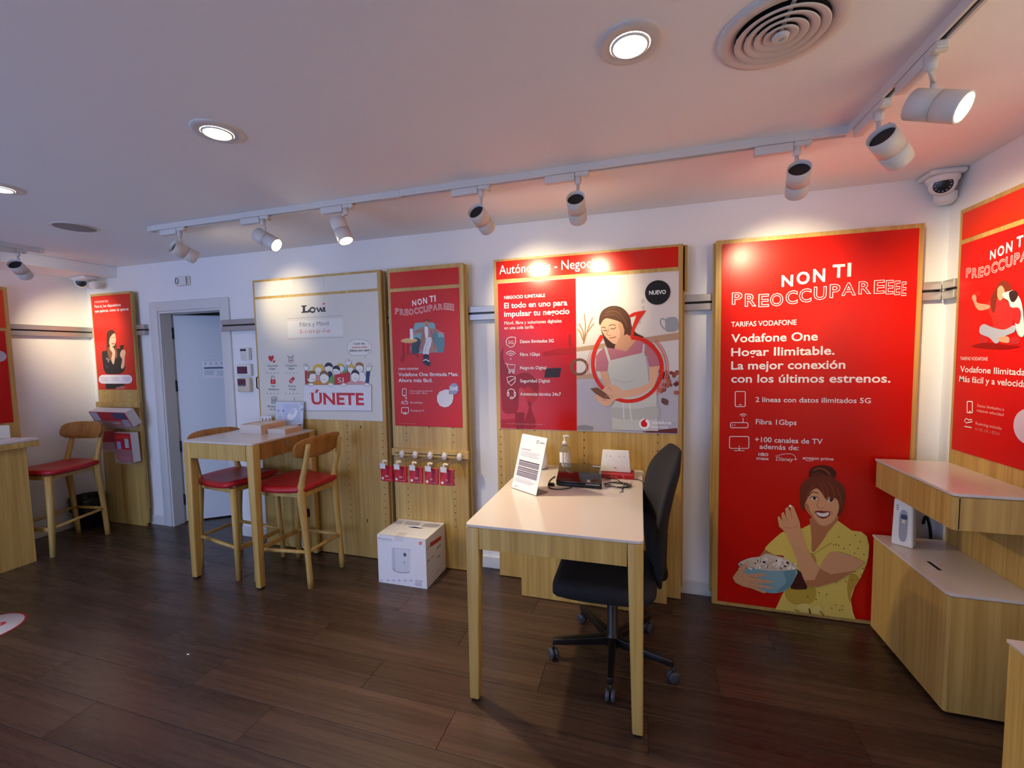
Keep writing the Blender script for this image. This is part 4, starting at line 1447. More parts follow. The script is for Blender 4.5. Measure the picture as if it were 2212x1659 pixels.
pl.stroke([(345, 785), (365, 790), (380, 780)], 8, 'b04a44', sm=True)
eyes(pl, [(345, 720), (378, 715)], 10, 4)
pl.poly([(330, 800), (360, 830), (375, 850), (388, 900), (370, 1035), (340, 980), (350, 900), (322, 850)], 'eac0a0')
pl.poly([(445, 905), (462, 870), (490, 858), (512, 890), (500, 960), (498, 1040), (480, 1085), (455, 1070), (470, 980), (448, 940)], 'e0b494')
pl.poly([(440, 810), (490, 802), (480, 860), (450, 865)], '1a1a1c', False)
pl.stroke([(280, 960), (310, 985), (300, 1010)], 18, '8a888e')
pl.stroke([(270, 1050), (310, 1080)], 20, BK2)
pl.stroke([(360, 1060), (350, 1140)], 8, BK2)
pl.stroke([(410, 1060), (408, 1140)], 8, BK2)
pl.poly([(272, 1265), (500, 1268), (505, 1325), (275, 1328)], BK, False)
pl.poly([(395, 1310), (505, 1285), (505, 1330), (400, 1332)], 'c06a60', False)
pl.flush('picture', 'printed photo of a woman in a black leather jacket holding a phone')
pl.rrect(190, 1160, 590, 1265, 48, 4, 'f4f0f2', True)
for x in (218, 345, 478):
    pl.text('FINANCIACIÓN', x, 1205, x + 92, 1203, 15, 'c86a78', cut=False)
    pl.text('A TU MEDIDA', x + 4, 1232, x + 86, 1230, 15, 'c86a78', cut=False)
for x in (328, 462):
    pl.stroke([(x, 1180), (x, 1245)], 2, 'd8c8cc')
pl.flush('caption_strip', 'white rounded strip with small red words')
pegs(tf, (-4.76, -4.43), 1.18, 1.24, FXF)
MB().box(-4.85, -4.30, FXF - 0.022, FXF - 0.0005, 1.095, 1.145, 'oak', 0.0015).build('shelf_bar', tf)

# ---------------------------------------------------------------- board on the left wall
LX = XL + 0.055
tl = thing('display_board', 'oak board on the left wall, cut by the picture edge', 'display board', (XL + 0.04, 1.93, 0), group='oak display boards on the walls')
MB().box(XL + 0.042, LX, 1.65, 2.235, 0.30, 2.132, 'oak', 0.0015).build('board_panel', tl)
MB().box(LX, LX + 0.003, 1.685, 2.208, 1.80, 2.105, C('d8401c'), 0.0006).build('header_panel', tl, label='plain orange red strip')
po = MB().box(LX, LX + 0.003, 1.685, 2.200, 1.03, 1.775, C('c01410'), 0.0006).build('poster_panel', tl, label='red printed poster')
MB().lathe([(0.045, 0.0035), (0.0001, 0.0035)], C('b8b4bc'), (LX, 2.15, 1.572), (1, 0, 0), 28).build('price_badge', po, label='grey round spot')

# ---------------------------------------------------------------- board on the right wall
RX = 1.483
tr_ = thing('display_board', 'oak board on the right wall with a red poster of a girl and a dog', 'display board', (RX, 2.38, 0), group='oak display boards on the walls')
MB().box(RX, RX + 0.018, 2.09, 2.667, 0.02, 2.16, 'oak', 0.0015).build('board_panel', tr_)
RCR = (1990, 330, 2.304)
pl = Plane((RX, 0, 0), (0, -1, 0), (-1, 0, 0), RCR, tr_)
# header strip and poster in plane metres (u runs towards us)
ue0, ue1 = -2.645, -2.112
a, b = pl.uv(212, 302), pl.uv(212, 432)
pl.mb.prism([pl.w(ue0, b[1], 0), pl.w(ue1, b[1], 0), pl.w(ue1, a[1], 0), pl.w(ue0, a[1], 0)], pl.N * 0.003, C('dc2f10'), 0.0006)
pl.flush('header_panel', 'plain orange red strip')
a, b = pl.uv(207, 456), pl.uv(170, 1478)
pl.mb.prism([pl.w(ue0, b[1], 0), pl.w(ue1, b[1], 0), pl.w(ue1, a[1], 0), pl.w(ue0, a[1], 0)], pl.N * 0.003, C('d21512'), 0.0006)
pp = pl.flush('poster_panel', 'red printed poster')
pl.parent = pp
pl.n = 0.003
a, b = pl.uv(226, 622), pl.uv(338, 540)
wt = min((b[0] - a[0]) / 0.284, ue1 - 0.02 - a[0])
title(pl, a[0], a[1], wt, 1.1, 'headline', 'd21512')
# girl and dog
pl.poly([(350, 730), (375, 680), (400, 640), (435, 640), (462, 680), (455, 730), (430, 750), (412, 720), (395, 780), (375, 800), (362, 770)], '7a3020')
pl.poly([(345, 740), (395, 725), (440, 745), (460, 800), (458, 870), (420, 880), (370, 885), (360, 830), (335, 780), (320, 770)], 'c03030')
pl.poly([(385, 680), (405, 660), (422, 685), (415, 720), (398, 735), (386, 715)], 'e0a888')
pl.poly([(352, 735), (372, 690), (386, 670), (382, 730), (372, 790), (360, 790)], '7a3020')
pl.poly([(258, 720), (268, 705), (282, 715), (285, 745), (345, 758), (342, 775), (300, 785), (280, 772), (268, 745)], 'd8a084')
pl.poly([(272, 695), (298, 685), (304, 705), (280, 722)], 'c82828', False)
pl.poly([(298, 870), (318, 852), (360, 868), (420, 880), (470, 858), (472, 890), (420, 915), (380, 950), (345, 920), (300, 900)], 'a8b4c8')
pl.poly([(300, 905), (330, 920), (340, 940), (318, 950), (298, 940)], 'b82a2e')
pl.poly([(445, 925), (480, 915), (500, 930), (495, 950), (450, 952)], 'b82a2e')
pl.poly([(390, 920), (440, 915), (442, 945), (400, 940)], 'd8a084')
pl.poly([(412, 700), (440, 690), (470, 685), (490, 710), (505, 740), (515, 800), (520, 900), (500, 915), (480, 880), (465, 780), (450, 765), (440, 735), (418, 722)], 'e8e2de')
pl.poly([(445, 695), (475, 685), (490, 710), (470, 742), (452, 735)], '2a2424')
pl.poly([(455, 780), (490, 770), (505, 800), (495, 850), (470, 840)], 'b82a2e')
pl.poly([(260, 965), (330, 945), (450, 958), (500, 965), (400, 978)], '8c0e0e')
pl.flush('picture', 'printed photo of a girl with a dog taking a selfie')
pl.text('TARIFAS VODAFONE', 200, 1030, 338, 1036, 17, 'f0d8d4', 0.01)
a, b = pl.uv(200, 1090), pl.uv(512, 1112)
k = (b[0] - a[0])
pl.textuv('Vodafone Ilimitada Max.', a[0], min(a[0] + k * 1.42, ue1 - 0.02), a[1], 0.028, C(WH), 0.014)
a = pl.uv(196, 1138)
pl.textuv('Más fácil y a velocidad 5G.', a[0], min(a[0] + k * 1.46, ue1 - 0.015), a[1], 0.028, C(WH), 0.014)
pl.text('Datos ilimitados a', 286, 1264, 420, 1286, 15, 'eca8a4', 0.01)
pl.text('máxima velocidad', 284, 1286, 418, 1314, 15, 'eca8a4', 0.01)
pl.text('Roaming incluido', 278, 1352, 408, 1380, 15, 'eca8a4', 0.01)
pl.text('en UE, UK y EEUU', 276, 1380, 398, 1406, 15, 'dc8884', 0.0)
pl.text('Consulta condiciones en tienda', 170, 1482, 275, 1514, 5, 'd87a74')
pl.flush('lettering')
icon_phone(pl, 236, 1238, 262, 1294, 4)
pl.stroke([(222, 1332), (232, 1345), (262, 1338), (258, 1328), (242, 1330), (232, 1322)], 4, WH, True)
pl.stroke([(222, 1362), (258, 1368)], 4, WH)
pl.flush('icon')
a = pl.uv(468, 1350)
pl.up()
pl.polyuv([(a[0] + 0.072 + 0.072 * math.cos(q / 28 * math.tau), a[1] + 0.072 * math.sin(q / 28 * math.tau)) for q in range(28)], C('d6c6d6'))
pl.flush('price_badge', 'blank pale round price spot')

# ================================================================ FURNITURE
def taper_leg(x, y, dx, dy, w0, w1, zt, m='oak', zb=0.012, r=0.012):
    """leg whose outer corner (x, y) is vertical; dx, dy point inwards"""
    def ring(w, z):
        return [(x, y, z), (x + dx * w, y, z), (x + dx * w, y + dy * w, z), (x, y + dy * w, z)]
    mb = MB()
    mb.hexa(ring(w1, zb), ring(w0, zt), m, 0.006, 2)
    mb.box(min(x, x + dx * w1) + 0.006, max(x, x + dx * w1) - 0.006, min(y, y + dy * w1) + 0.006, max(y, y + dy * w1) - 0.006, 0, zb, 'black_plastic')
    return mb


def rtop(mb, x0, x1, y0, y1, z0, z1, r, m):
    pts = []
    for cx_, cy_, a0 in ((x1 - r, y0 + r, 270), (x1 - r, y1 - r, 0), (x0 + r, y1 - r, 90), (x0 + r, y0 + r, 180)):
        for k in range(6):
            a = math.radians(a0 + k * 18)
            pts.append((cx_ + r * math.cos(a), cy_ + r * math.sin(a), z0))
    mb.prism(pts, (0, 0, z1 - z0), m, 0.0015)


# ---------------------------------------------------------------- the big desk
DX_0, DX_1, DY_0, DY_1, DZT = -0.713, 0.013, 1.650, 2.690, 0.792
td = thing('desk', 'white topped oak desk with tapered legs in the foreground', 'desk', ((DX_0 + DX_1) / 2, 2.17, 0))
m = MB()
rtop(m, DX_0, DX_1, DY_0, DY_1, DZT - 0.012, DZT, 0.02, 'white_top')
m.build('tabletop', td, label='glossy white tabletop')
ZA = DZT - 0.0125
MB().box(DX_0 + 0.062, DX_1 - 0.062, DY_0 + 0.002, DY_0 + 0.022, ZA - 0.093, ZA, 'oak', 0.001).build('apron', td)
for xx in (DX_0 + 0.002, DX_1 - 0.022):
    MB().box(xx, xx + 0.02, DY_0 + 0.062, 2.50, ZA - 0.093, ZA, 'oak', 0.001).build('apron', td)
taper_leg(DX_0 + 0.001, DY_0 + 0.001, 1, 1, 0.06, 0.042, ZA).build('leg', td)
taper_leg(DX_1 - 0.001, DY_0 + 0.001, -1, 1, 0.06, 0.042, ZA).build('leg', td)
MB().box(DX_0 + 0.004, -0.004, 2.502, 2.524, 0.004, ZA, 'oak', 0.001).build('rear_panel', td)

# ---------------------------------------------------------------- bar table by the door
TX0, TX1, TY0, TY1, TZ = -2.975, -2.372, 2.128, 2.690, 0.968
tb = thing('bar_table', 'tall white topped oak bar table with two stools by the door', 'table', ((TX0 + TX1) / 2, 2.41, 0))
m = MB()
rtop(m, TX0, TX1, TY0, TY1, TZ - 0.012, TZ, 0.02, 'white_top')
m.build('tabletop', tb, label='white tabletop')
ZA = TZ - 0.0125
MB().box(TX0 + 0.062, TX1 - 0.062, TY0 + 0.002, TY0 + 0.022, ZA - 0.105, ZA, 'oak', 0.001).build('apron', tb)
MB().box(TX0 + 0.062, TX1 - 0.062, TY1 - 0.022, TY1 - 0.002, ZA - 0.105, ZA, 'oak', 0.001).build('apron', tb)
for xx in (TX0 + 0.002, TX1 - 0.022):
    MB().box(xx, xx + 0.02, TY0 + 0.062, TY1 - 0.062, ZA - 0.105, ZA, 'ply', 0.001).build('apron', tb)
for xx, dx_ in ((TX0 + 0.001, 1), (TX1 - 0.001, -1)):
    for yy, dy_ in ((TY0 + 0.001, 1), (TY1 - 0.001, -1)):
        taper_leg(xx, yy, dx_, dy_, 0.06, 0.042, ZA).build('leg', tb)
MB().box(-2.3735, -2.3715, 2.40, 2.43, ZA - 0.055, ZA - 0.01, 'acrylic', 0.0005).build('tape', tb, label='torn clear tape on the side')


# ---------------------------------------------------------------- bar stools
def make_stool(lab, loc, rot):
    t = thing('bar_stool', lab, 'stool', loc, rot, 'red seated bar stools')
    o = (0, 0, 0)

    def B(mb, name, label=None):
        ob = mb.build(name, None)
        ob.parent = t
        if label:
            ob['label'] = label
        return ob
    # seat pad: rounded trapezoid, wider in front
    pts = smooth_loop([(-0.19, -0.20), (0, -0.225), (0.19, -0.20), (0.212, -0.10), (0.195, 0.08), (0.165, 0.19), (0.08, 0.215), (-0.08, 0.215), (-0.165, 0.19), (-0.195, 0.08), (-0.212, -0.10)], 4)
    m = MB()
    n = len(pts)
    prof = [(0.955, 0.632), (1.0, 0.640), (1.0, 0.652), (0.985, 0.662), (0.93, 0.670), (0.7, 0.674), (0.4, 0.672), (0.05, 0.671)]
    vs_ = []
    for s, z in prof:
        vs_ += [(p[0] * s, p[1] * s, z - (0.006 if s < 0.8 else 0) + 0.012 * abs(p[1] * s / 0.21) ** 2) for p in pts]
    fs = []
    for i in range(len(prof) - 1):
        for j in range(n):
            fs.append([i * n + j, i * n + (j + 1) % n, (i + 1) * n + (j + 1) % n, (i + 1) * n + j])
    fs.append(list(range(n))[::-1])
    fs.append([(len(prof) - 1) * n + j for j in range(n)])
    m.add(vs_, fs, 'red_leather', True)
    B(m, 'seat', 'red padded seat')
    m = MB()
    for s in (-1, 1):
        m.prism([(s * 0.150, -0.18, 0.598), (s * 0.175, -0.18, 0.598), (s * 0.150, 0.18, 0.598), (s * 0.128, 0.18, 0.598)], (0, 0, 0.034), 'oak', 0.003)
    m.box(-0.15, 0.15, -0.19, -0.168, 0.598, 0.632, 'oak', 0.003)
    m.box(-0.135, 0.135, 0.16, 0.182, 0.598, 0.632, 'oak', 0.003)
    B(m, 'seat_frame')
    for s in (-1, 1):
        # front leg
        B(MB().tube([(s * 0.182, -0.215, 0.0), (s * 0.172, -0.20, 0.3), (s * 0.163, -0.187, 0.632)], [0.018, 0.021, 0.024], 'oak', 10), 'leg')
        # rear leg sweeping up to the backrest
        path = [(s * 0.150, 0.215, 0.0), (s * 0.150, 0.200, 0.25), (s * 0.150, 0.180, 0.50), (s * 0.150, 0.172, 0.61), (s * 0.149, 0.182, 0.70), (s * 0.146, 0.215, 0.82), (s * 0.144, 0.245, 0.955)]
        path = [tuple(p) for p in smooth_line(path, 3)]
        rs = []
        for p in path:
            z = p[2]
            rs.append(0.0185 + 0.008 * max(0, 1 - abs(z - 0.60) / 0.30) if z < 0.7 else 0.0195 - 0.004 * (z - 0.7) / 0.25)
        B(MB().tube(path, rs, 'oak', 10), 'leg')
    # backrest: bent plywood
    m = MB()
    W, Hh, nseg = 0.205, 0.072, 22
    out = []
    for k in range(40):
        a = k / 40 * math.tau
        ca, sa = math.cos(a), math.sin(a)
        x = W * (abs(ca) ** 0.62) * (1 if ca > 0 else -1)
        z = Hh * (abs(sa) ** 0.62) * (1 if sa > 0 else -1)
        out.append((x, z))
    def bp(x, z, off):
        return (x, 0.252 - 0.045 * (x / W) ** 2 + 0.02 * (z / Hh) - 0.018 + off, 0.925 + z)
    vs_ = []
    for off, sc in ((-0.008, 0.0), (-0.008, 0.5), (-0.008, 0.97), (-0.005, 1.0), (0.003, 1.0), (0.006, 0.97), (0.006, 0.5), (0.006, 0.0)):
        for x, z in out:
            vs_.append(bp(x * max(sc, 0.01), z * max(sc, 0.01), off - 0.006))
    fs = []
    for i in range(7):
        for j in range(40):
            fs.append([i * 40 + j, i * 40 + (j + 1) % 40, (i + 1) * 40 + (j + 1) % 40, (i + 1) * 40 + j])
    m.add(vs_, fs, 'ply', True)
    B(m, 'backrest', 'bent plywood backrest')
    # stretchers
    for s in (-1, 1):
        B(MB().tube([(s * 0.176, -0.206, 0.22), (s * 0.150, 0.203, 0.24)], 0.0125, 'oak', 8), 'stretcher')
    B(MB().box(-0.178, 0.178, -0.216, -0.196, 0.196, 0.228, 'oak', 0.003), 'stretcher')
    B(MB().tube([(-0.150, 0.203, 0.24), (0.150, 0.203, 0.24)], 0.0125, 'oak', 8), 'stretcher')
    return t


st = make_stool('red seated bar stool by the left counter in front of the waste bin', (-4.60, 2.285, 0), math.radians(9))
s2 = copy_tree(st)
s2.location, s2.rotation_euler.z = (-2.285, 2.40, 0), math.radians(-92)
s2['label'] = 'red seated bar stool on the right of the bar table, backrest outwards'
s3 = copy_tree(st)
s3.location, s3.rotation_euler.z = (-2.84, 2.40, 0), math.radians(86)
s3['label'] = 'red seated bar stool on the door side of the bar table'

# ---------------------------------------------------------------- left counter
tcn = thing('counter', 'oak service counter at the left picture edge with papers on top', 'counter', (-4.70, 1.3, 0))
MB().box(XL + 0.056, -4.418, 0.7, 2.022, 0.0, 0.885, 'oak', 0.002).build('body', tcn)
MB().box(XL + 0.056, -4.375, 0.66, 2.075, 0.886, 0.928, 'oak', 0.002).build('worktop_edge', tcn)
MB().box(XL + 0.056, -4.375, 0.66, 2.075, 0.929, 0.939, 'white_top', 0.002).build('worktop', tcn, label='white worktop')
for k, (x, y, r) in enumerate(((-4.50, 1.93, 12), (-4.55, 1.80, -8), (-4.52, 1.86, 30))):
    M_ = Matrix.Translation((x, y, 0.9395 + k * 0.0012)) @ Matrix.Rotation(math.radians(r), 4, 'Z')
    tag(MB().box(-0.105, 0.105, -0.148, 0.148, 0, 0.001, 'paper', M=M_).build('paper_sheet', org=(x, y, 0.9395 + k * 0.0012)),
        ('pale paper sheet at the bottom of the pile on the left counter', 'pale paper sheet in the middle of the pile on the left counter', 'pale paper sheet on top of the pile on the left counter')[k], 'paper', 'papers on the left counter')
M_ = Matrix.Translation((-4.68, 2.02, 0.940)) @ Matrix.Rotation(math.radians(20), 4, 'Z')
tag(MB().box(-0.05, 0.05, -0.002, 0.002, 0, 0.10, 'cream_plastic', 0.001, M=M_).box(-0.05, 0.05, -0.03, 0.002, 0, 0.004, 'cream_plastic', 0.001, M=M_).build('card_stand', org=(-4.68, 2.02, 0.940)), 'small cream card stand on the left counter', 'card stand')

# waste bin with a bag
bt = thing('waste_bin', 'black waste bin lined with a bag behind the left stool', 'bin', (-4.862, 2.595, 0))
mat('bag_black', '0c0c0e', 0.3, bump=0.9, bscale=40)
MB().lathe([(0.0001, 0.0), (0.085, 0.0), (0.09, 0.01), (0.115, 0.27), (0.118, 0.27), (0.11, 0.265)], 'black_plastic', (-4.862, 2.595, 0), n=28).build('bin_body', bt)
m = MB()
rb = random.Random(5)
pr, nn = [(0.106, 0.20), (0.109, 0.285), (0.120, 0.292), (0.123, 0.26), (0.121, 0.20), (0.122, 0.17)], 36
for r, h in pr:
    for j in range(nn):
        a = j / nn * math.tau
        q = r + rb.uniform(-0.004, 0.006) + 0.004 * math.sin(7 * a)
        m.v.append(Vector((-4.862 + q * math.cos(a), 2.595 + q * math.sin(a), h + rb.uniform(-0.006, 0.006) + (0.012 * math.sin(3 * a) if h < 0.21 else 0))))
for i in range(len(pr) - 1):
    for j in range(nn):
        m.f.append([i * nn + j, i * nn + (j + 1) % nn, (i + 1) * nn + (j + 1) % nn, (i + 1) * nn + j])
        m.m.append('bag_black')
        m.sm.append(True)
m.build('bin_bag', bt, label='crumpled black bag rim')

# ---------------------------------------------------------------- right hand display units
CX0 = 1.18


def low_unit(lab, y0, y1, upper):
    t = thing('display_cabinet', lab, 'cabinet', (1.33, (y0 + y1) / 2, 0), group='stepped display cabinets on the right')
    X1_ = RX - 0.001
    pts = [(CX0 + 0.004, y1 - 0.004), (CX0 + 0.004, y0 + 0.012), (CX0 + 0.012, y0 + 0.004), (X1_, y0 + 0.004), (X1_, y1 - 0.004)]
    m = MB()
    m.prism([(p[0], p[1], 0.02) for p in pts], (0, 0, 0.485), 'oak', 0.002)
    m.build('body', t)
    MB().box(CX0 + 0.04, X1_, y0 + 0.04, y1 - 0.03, 0.0, 0.02, 'black_plastic').build('plinth', t, label='recessed dark plinth')

    def top(z, nm):
        m = MB()
        q = [(CX0, y1), (CX0, y0 + 0.02), (CX0 + 0.006, y0 + 0.006), (CX0 + 0.02, y0), (X1_, y0), (X1_, y1)]
        m.prism([(p[0], p[1], z) for p in q], (0, 0, 0.012), 'white_top', 0.001)
        return m.build(nm, t, label='white laminate top')
    o = top(0.508, 'lower_top')
    if upper:
        MB().box(1.262, 1.276, 2.30, 2.385, 0.5195, 0.5206, 'black_hole').build('cable_slot', t, label='dark cable slot')
        m = MB()
        m.prism([(p[0], p[1], 0.778) for p in pts], (0, 0, 0.134), 'oak', 0.002)
        m.build('upper_box', t)
        MB().box(CX0 + 0.022, CX0 + 0.025, y0 + 0.003, y0 + 0.0045, 0.782, 0.908, 'black_hole').build('groove', t)
        top(0.915, 'upper_top')
    return t


low_unit('oak two step display cabinet with white tops in the right corner', 2.085, 2.675, True)
low_unit('low oak display cabinet with a white top at the lower right picture edge', 1.15, 1.80, False)

# ---------------------------------------------------------------- swivel chair
HC = Vector((-0.132, 2.10, 0))
tq = thing('office_chair', 'black fabric swivel office chair on castors pushed under the desk', 'chair', HC)
mat('castor_grey', '3c3f4c', 0.35)
m = MB()
for k, (wx, wy) in enumerate(((-0.413, 2.011), (0.146, 2.0), (-0.124, 1.813), (-0.313, 2.336), (0.046, 2.344))):
    e = Vector((wx, wy, 0.085))
    d = (e - Vector((HC.x, HC.y, 0.085)))
    n = Vector((-d.y, d.x, 0)).normalized()
    a, b_ = Vector((HC.x, HC.y, 0.095)), e + Vector((0, 0, 0.005))
    MB().hexa([a + n * 0.02 + Vector((0, 0, -0.025)), a - n * 0.02 + Vector((0, 0, -0.025)), b_ - n * 0.014 + Vector((0, 0, -0.016)), b_ + n * 0.014 + Vector((0, 0, -0.016))],
              [a + n * 0.02 + Vector((0, 0, 0.018)), a - n * 0.02 + Vector((0, 0, 0.018)), b_ - n * 0.014 + Vector((0, 0, 0.012)), b_ + n * 0.014 + Vector((0, 0, 0.012))], 'black_plastic', 0.004, 2).build('base_arm', tq)
    an = math.radians(40 + 70 * k)
    ax = Vector((math.cos(an), math.sin(an), 0))
    wc = Vector((wx, wy, 0.0262))
    m = MB()
    for s in (-1, 1):
        m.lathe([(0.0001, 0), (0.022, 0), (0.026, 0.004), (0.026, 0.014), (0.022, 0.018), (0.0001, 0.018)], 'castor_grey', wc + ax * (0.003 * s), ax * s, 20)
    m.tube([wc, Vector((wx, wy, 0.075))], 0.006, 'black_plastic', 8)
    m.build('castor', tq, label='grey twin wheel castor')
MB().lathe([(0.0001, 0.06), (0.034, 0.06), (0.034, 0.12), (0.026, 0.125), (0.026, 0.28), (0.018, 0.285), (0.0001, 0.286)], 'black_plastic', HC, n=24).build('gas_column', tq)
MB().tube([HC + Vector((0, 0, 0.28)), HC + Vector((0, 0, 0.40))], 0.014, 'dark_metal', 14).build('gas_rod', tq)
# seat, facing left
SC = HC + Vector((-0.02, 0.0, 0.43))
m = MB()
out = smooth_loop([(-0.245, -0.16), (-0.25, 0), (-0.245, 0.16), (-0.20, 0.235), (0.0, 0.245), (0.19, 0.215), (0.225, 0.1), (0.225, -0.1), (0.19, -0.215), (0.0, -0.245), (-0.20, -0.235)], 4)
prof = [(0.80, -0.045), (0.94, -0.035), (1.0, -0.008), (1.0, 0.016), (0.965, 0.034), (0.85, 0.043), (0.5, 0.038), (0.03, 0.035)]
n = len(out)
vs_ = []
for s, z in prof:
    vs_ += [SC + Vector((p[0] * s, p[1] * s, z - (0.03 if p[0] * s < -0.2 else 0.0) * (abs(p[0] * s) - 0.2) / 0.05)) for p in out]
fs = [[i * n + j, i * n + (j + 1) % n, (i + 1) * n + (j + 1) % n, (i + 1) * n + j] for i in range(len(prof) - 1) for j in range(n)] + [list(range(n))[::-1]]
m.add(vs_, fs, 'black_fabric', True)
m.build('seat', tq)
MB().box(HC.x - 0.09, HC.x + 0.09, HC.y - 0.07, HC.y + 0.07, 0.375, 0.39, 'black_plastic', 0.004).build('seat_plate', tq)
# backrest: curved shell, tilted back, turned a little towards us
BM = Matrix.Translation(HC + Vector((0.243, 0.03, 0.0))) @ Matrix.Rotation(math.radians(9), 4, 'Z')


def back_pt(w, z, th):
    """w across (-1..1), z height 0..1, th through thickness"""
    zz = 0.42 + 0.635 * z
    half = 0.09 + 0.125 * math.sin(min(1, (z * 1.15 + 0.08)) * math.pi * 0.55) if z < 0.72 else 0.214 - 0.12 * ((z - 0.72) / 0.28) ** 2.2
    lean = 0.0 + 0.085 * z ** 1.25 - 0.07 * math.sin(z * math.pi) * 0.35
    curve = -0.055 * (w * half / 0.23) ** 2
    return BM @ Vector((lean + curve + th - 0.03, w * half, zz))


m = MB()
NW, NZ = 14, 22
for layer, th in ((0, -0.026), (1, 0.026)):
    for i in range(NZ + 1):
        for j in range(NW + 1):
            w = -1 + 2 * j / NW
            edge = max(abs(w), abs(2 * i / NZ - 1))
            m.v.append(back_pt(w, i / NZ, th * (1 - max(0, edge - 0.72) / 0.28 * 0.72)))
G = (NZ + 1) * (NW + 1)
for layer in (0, 1):
    for i in range(NZ):
        for j in range(NW):
            a = layer * G + i * (NW + 1) + j
            m.f.append([a, a + 1, a + NW + 2, a + NW + 1])
            m.m.append('black_fabric')
            m.sm.append(True)
bd = [i * (NW + 1) for i in range(NZ + 1)] + [NZ * (NW + 1) + j for j in range(1, NW + 1)] + [i * (NW + 1) + NW for i in range(NZ - 1, -1, -1)] + [j for j in range(NW - 1, 0, -1)]
for k in range(len(bd)):
    a, b_ = bd[k], bd[(k + 1) % len(bd)]
    m.f.append([a, b_, b_ + G, a + G])
    m.m.append('black_fabric')
    m.sm.append(True)
m.build('backrest', tq)
m = MB()
pp_ = [back_pt(0, 0.35, 0.03), back_pt(0, 0.12, 0.03), back_pt(0, 0.0, 0.03), HC + Vector((0.16, 0.03, 0.40)), HC + Vector((0.02, 0, 0.385))]
m.tube([tuple(p) for p in smooth_line([tuple(q) for q in pp_], 4)], 0.014, 'black_plastic', 10)
m.build('back_bracket', tq)

# ================================================================ SMALL THINGS
# ---------------------------------------------------------------- card hooks and gift cards
GC = (780, 920, 4.366)
mat('card_red', 'c4182a', 0.35)
for k, (bx_, ex, num) in enumerate(((-1.631, -1.655, '150'), (-1.525, -1.548, '120'), (-1.408, -1.432, '100'), (-1.298, -1.318, '50'), (-1.186, -1.208, '25'))):
    yb = BF - 0.0205
    pos = ('leftmost', 'second from left', 'middle', 'second from right', 'rightmost')[k]
    t = thing('card_hook', 'white and wire display hook on the narrow board, %s of five' % pos, 'hook', (bx_, yb, 0.806), group='card hooks on the narrow board')
    m = MB()
    m.lathe([(0.0001, 0.016), (0.012, 0.015), (0.018, 0.010), (0.020, 0.0)], 'white_plastic', (bx_, yb, 0.812), (0, -1, 0), 24)
    m.v = [Vector((p.x, p.y, 0.812 + (p.z - 0.812) * 1.45)) for p in m.v]
    m.build('hook_base', t)
    d = Vector((ex - bx_, -0.20, 0))
    for dz in (0.004, -0.016):
        MB().tube([(bx_ - 0.002, yb - 0.01, 0.806 + dz), Vector((bx_, yb, 0.806 + dz * 0.6)) + d * 0.97, Vector((bx_, yb, 0.806 + dz * 0.4)) + d], 0.0018, 'metal', 6).build('prong', t)
    e = Vector((bx_, yb, 0.800)) + d
    M_ = Matrix.Translation(e) @ Matrix.Rotation(math.radians(-8), 4, 'Z')
    MB().box(-0.008, 0.008, -0.006, 0.02, -0.006, 0.016, 'cream_plastic', 0.003, 1, M_).box(0.006, 0.03, -0.002, 0.01, 0.004, 0.016, 'cream_plastic', 0.003, 1, M_).build('clip', t)
    MB().box(-0.027, 0.022, -0.010, -0.0065, -0.042, -0.004, 'acrylic', 0.0006, 1, M_).box(-0.025, 0.020, -0.0062, -0.0058, -0.040, -0.006, 'paper', 0, 1, M_).build('ticket_holder', t, label='small white price ticket')
    c = Vector((bx_, yb, 0.720)) + d * 0.88
    g = thing('gift_card_pack', 'red gift card hanging on the %s hook' % pos, 'gift card', (c.x, c.y, c.z - 0.055), group='red gift cards on hooks')
    M_ = Matrix.Translation(c) @ Matrix.Rotation(math.radians(-6 + 3 * k), 4, 'Z')
    MB().box(-0.044, 0.050, -0.002, 0.012, -0.054, 0.052, 'card_red', 0.0008, 1, M_).build('card', g)
    U_ = (M_.to_3x3() @ Vector((1, 0, 0)))
    N_ = (M_.to_3x3() @ Vector((0, -1, 0)))
    pl = Plane(c + N_ * 0.0022, U_, N_, GC, g)
    pl.polyuv([(-0.044, -0.02), (0.0, 0.05), (-0.02, 0.05), (-0.044, 0.03)], C('b01226'))
    pl.polyuv([(0.014, 0.05), (0.032, 0.05), (0.02, -0.05), (0.0, -0.05)], C('a0122a'))
    pl.polyuv([(-0.028 + 0.009 * math.cos(q / 14 * math.tau), -0.036 + 0.009 * math.sin(q / 14 * math.tau)) for q in range(14)], C('f2e6e6'))
    pl.textuv(num, -0.008, 0.010 + (0.008 if len(num) == 3 else 0), -0.026, 0.014, C('f0dcd8'), 0.01)
    pl.textuv('vodafone', -0.008, 0.040, -0.044, 0.006, C('e8b0ac'), 0.01)
    pl.flush('card_print', 'value number and logo dot')

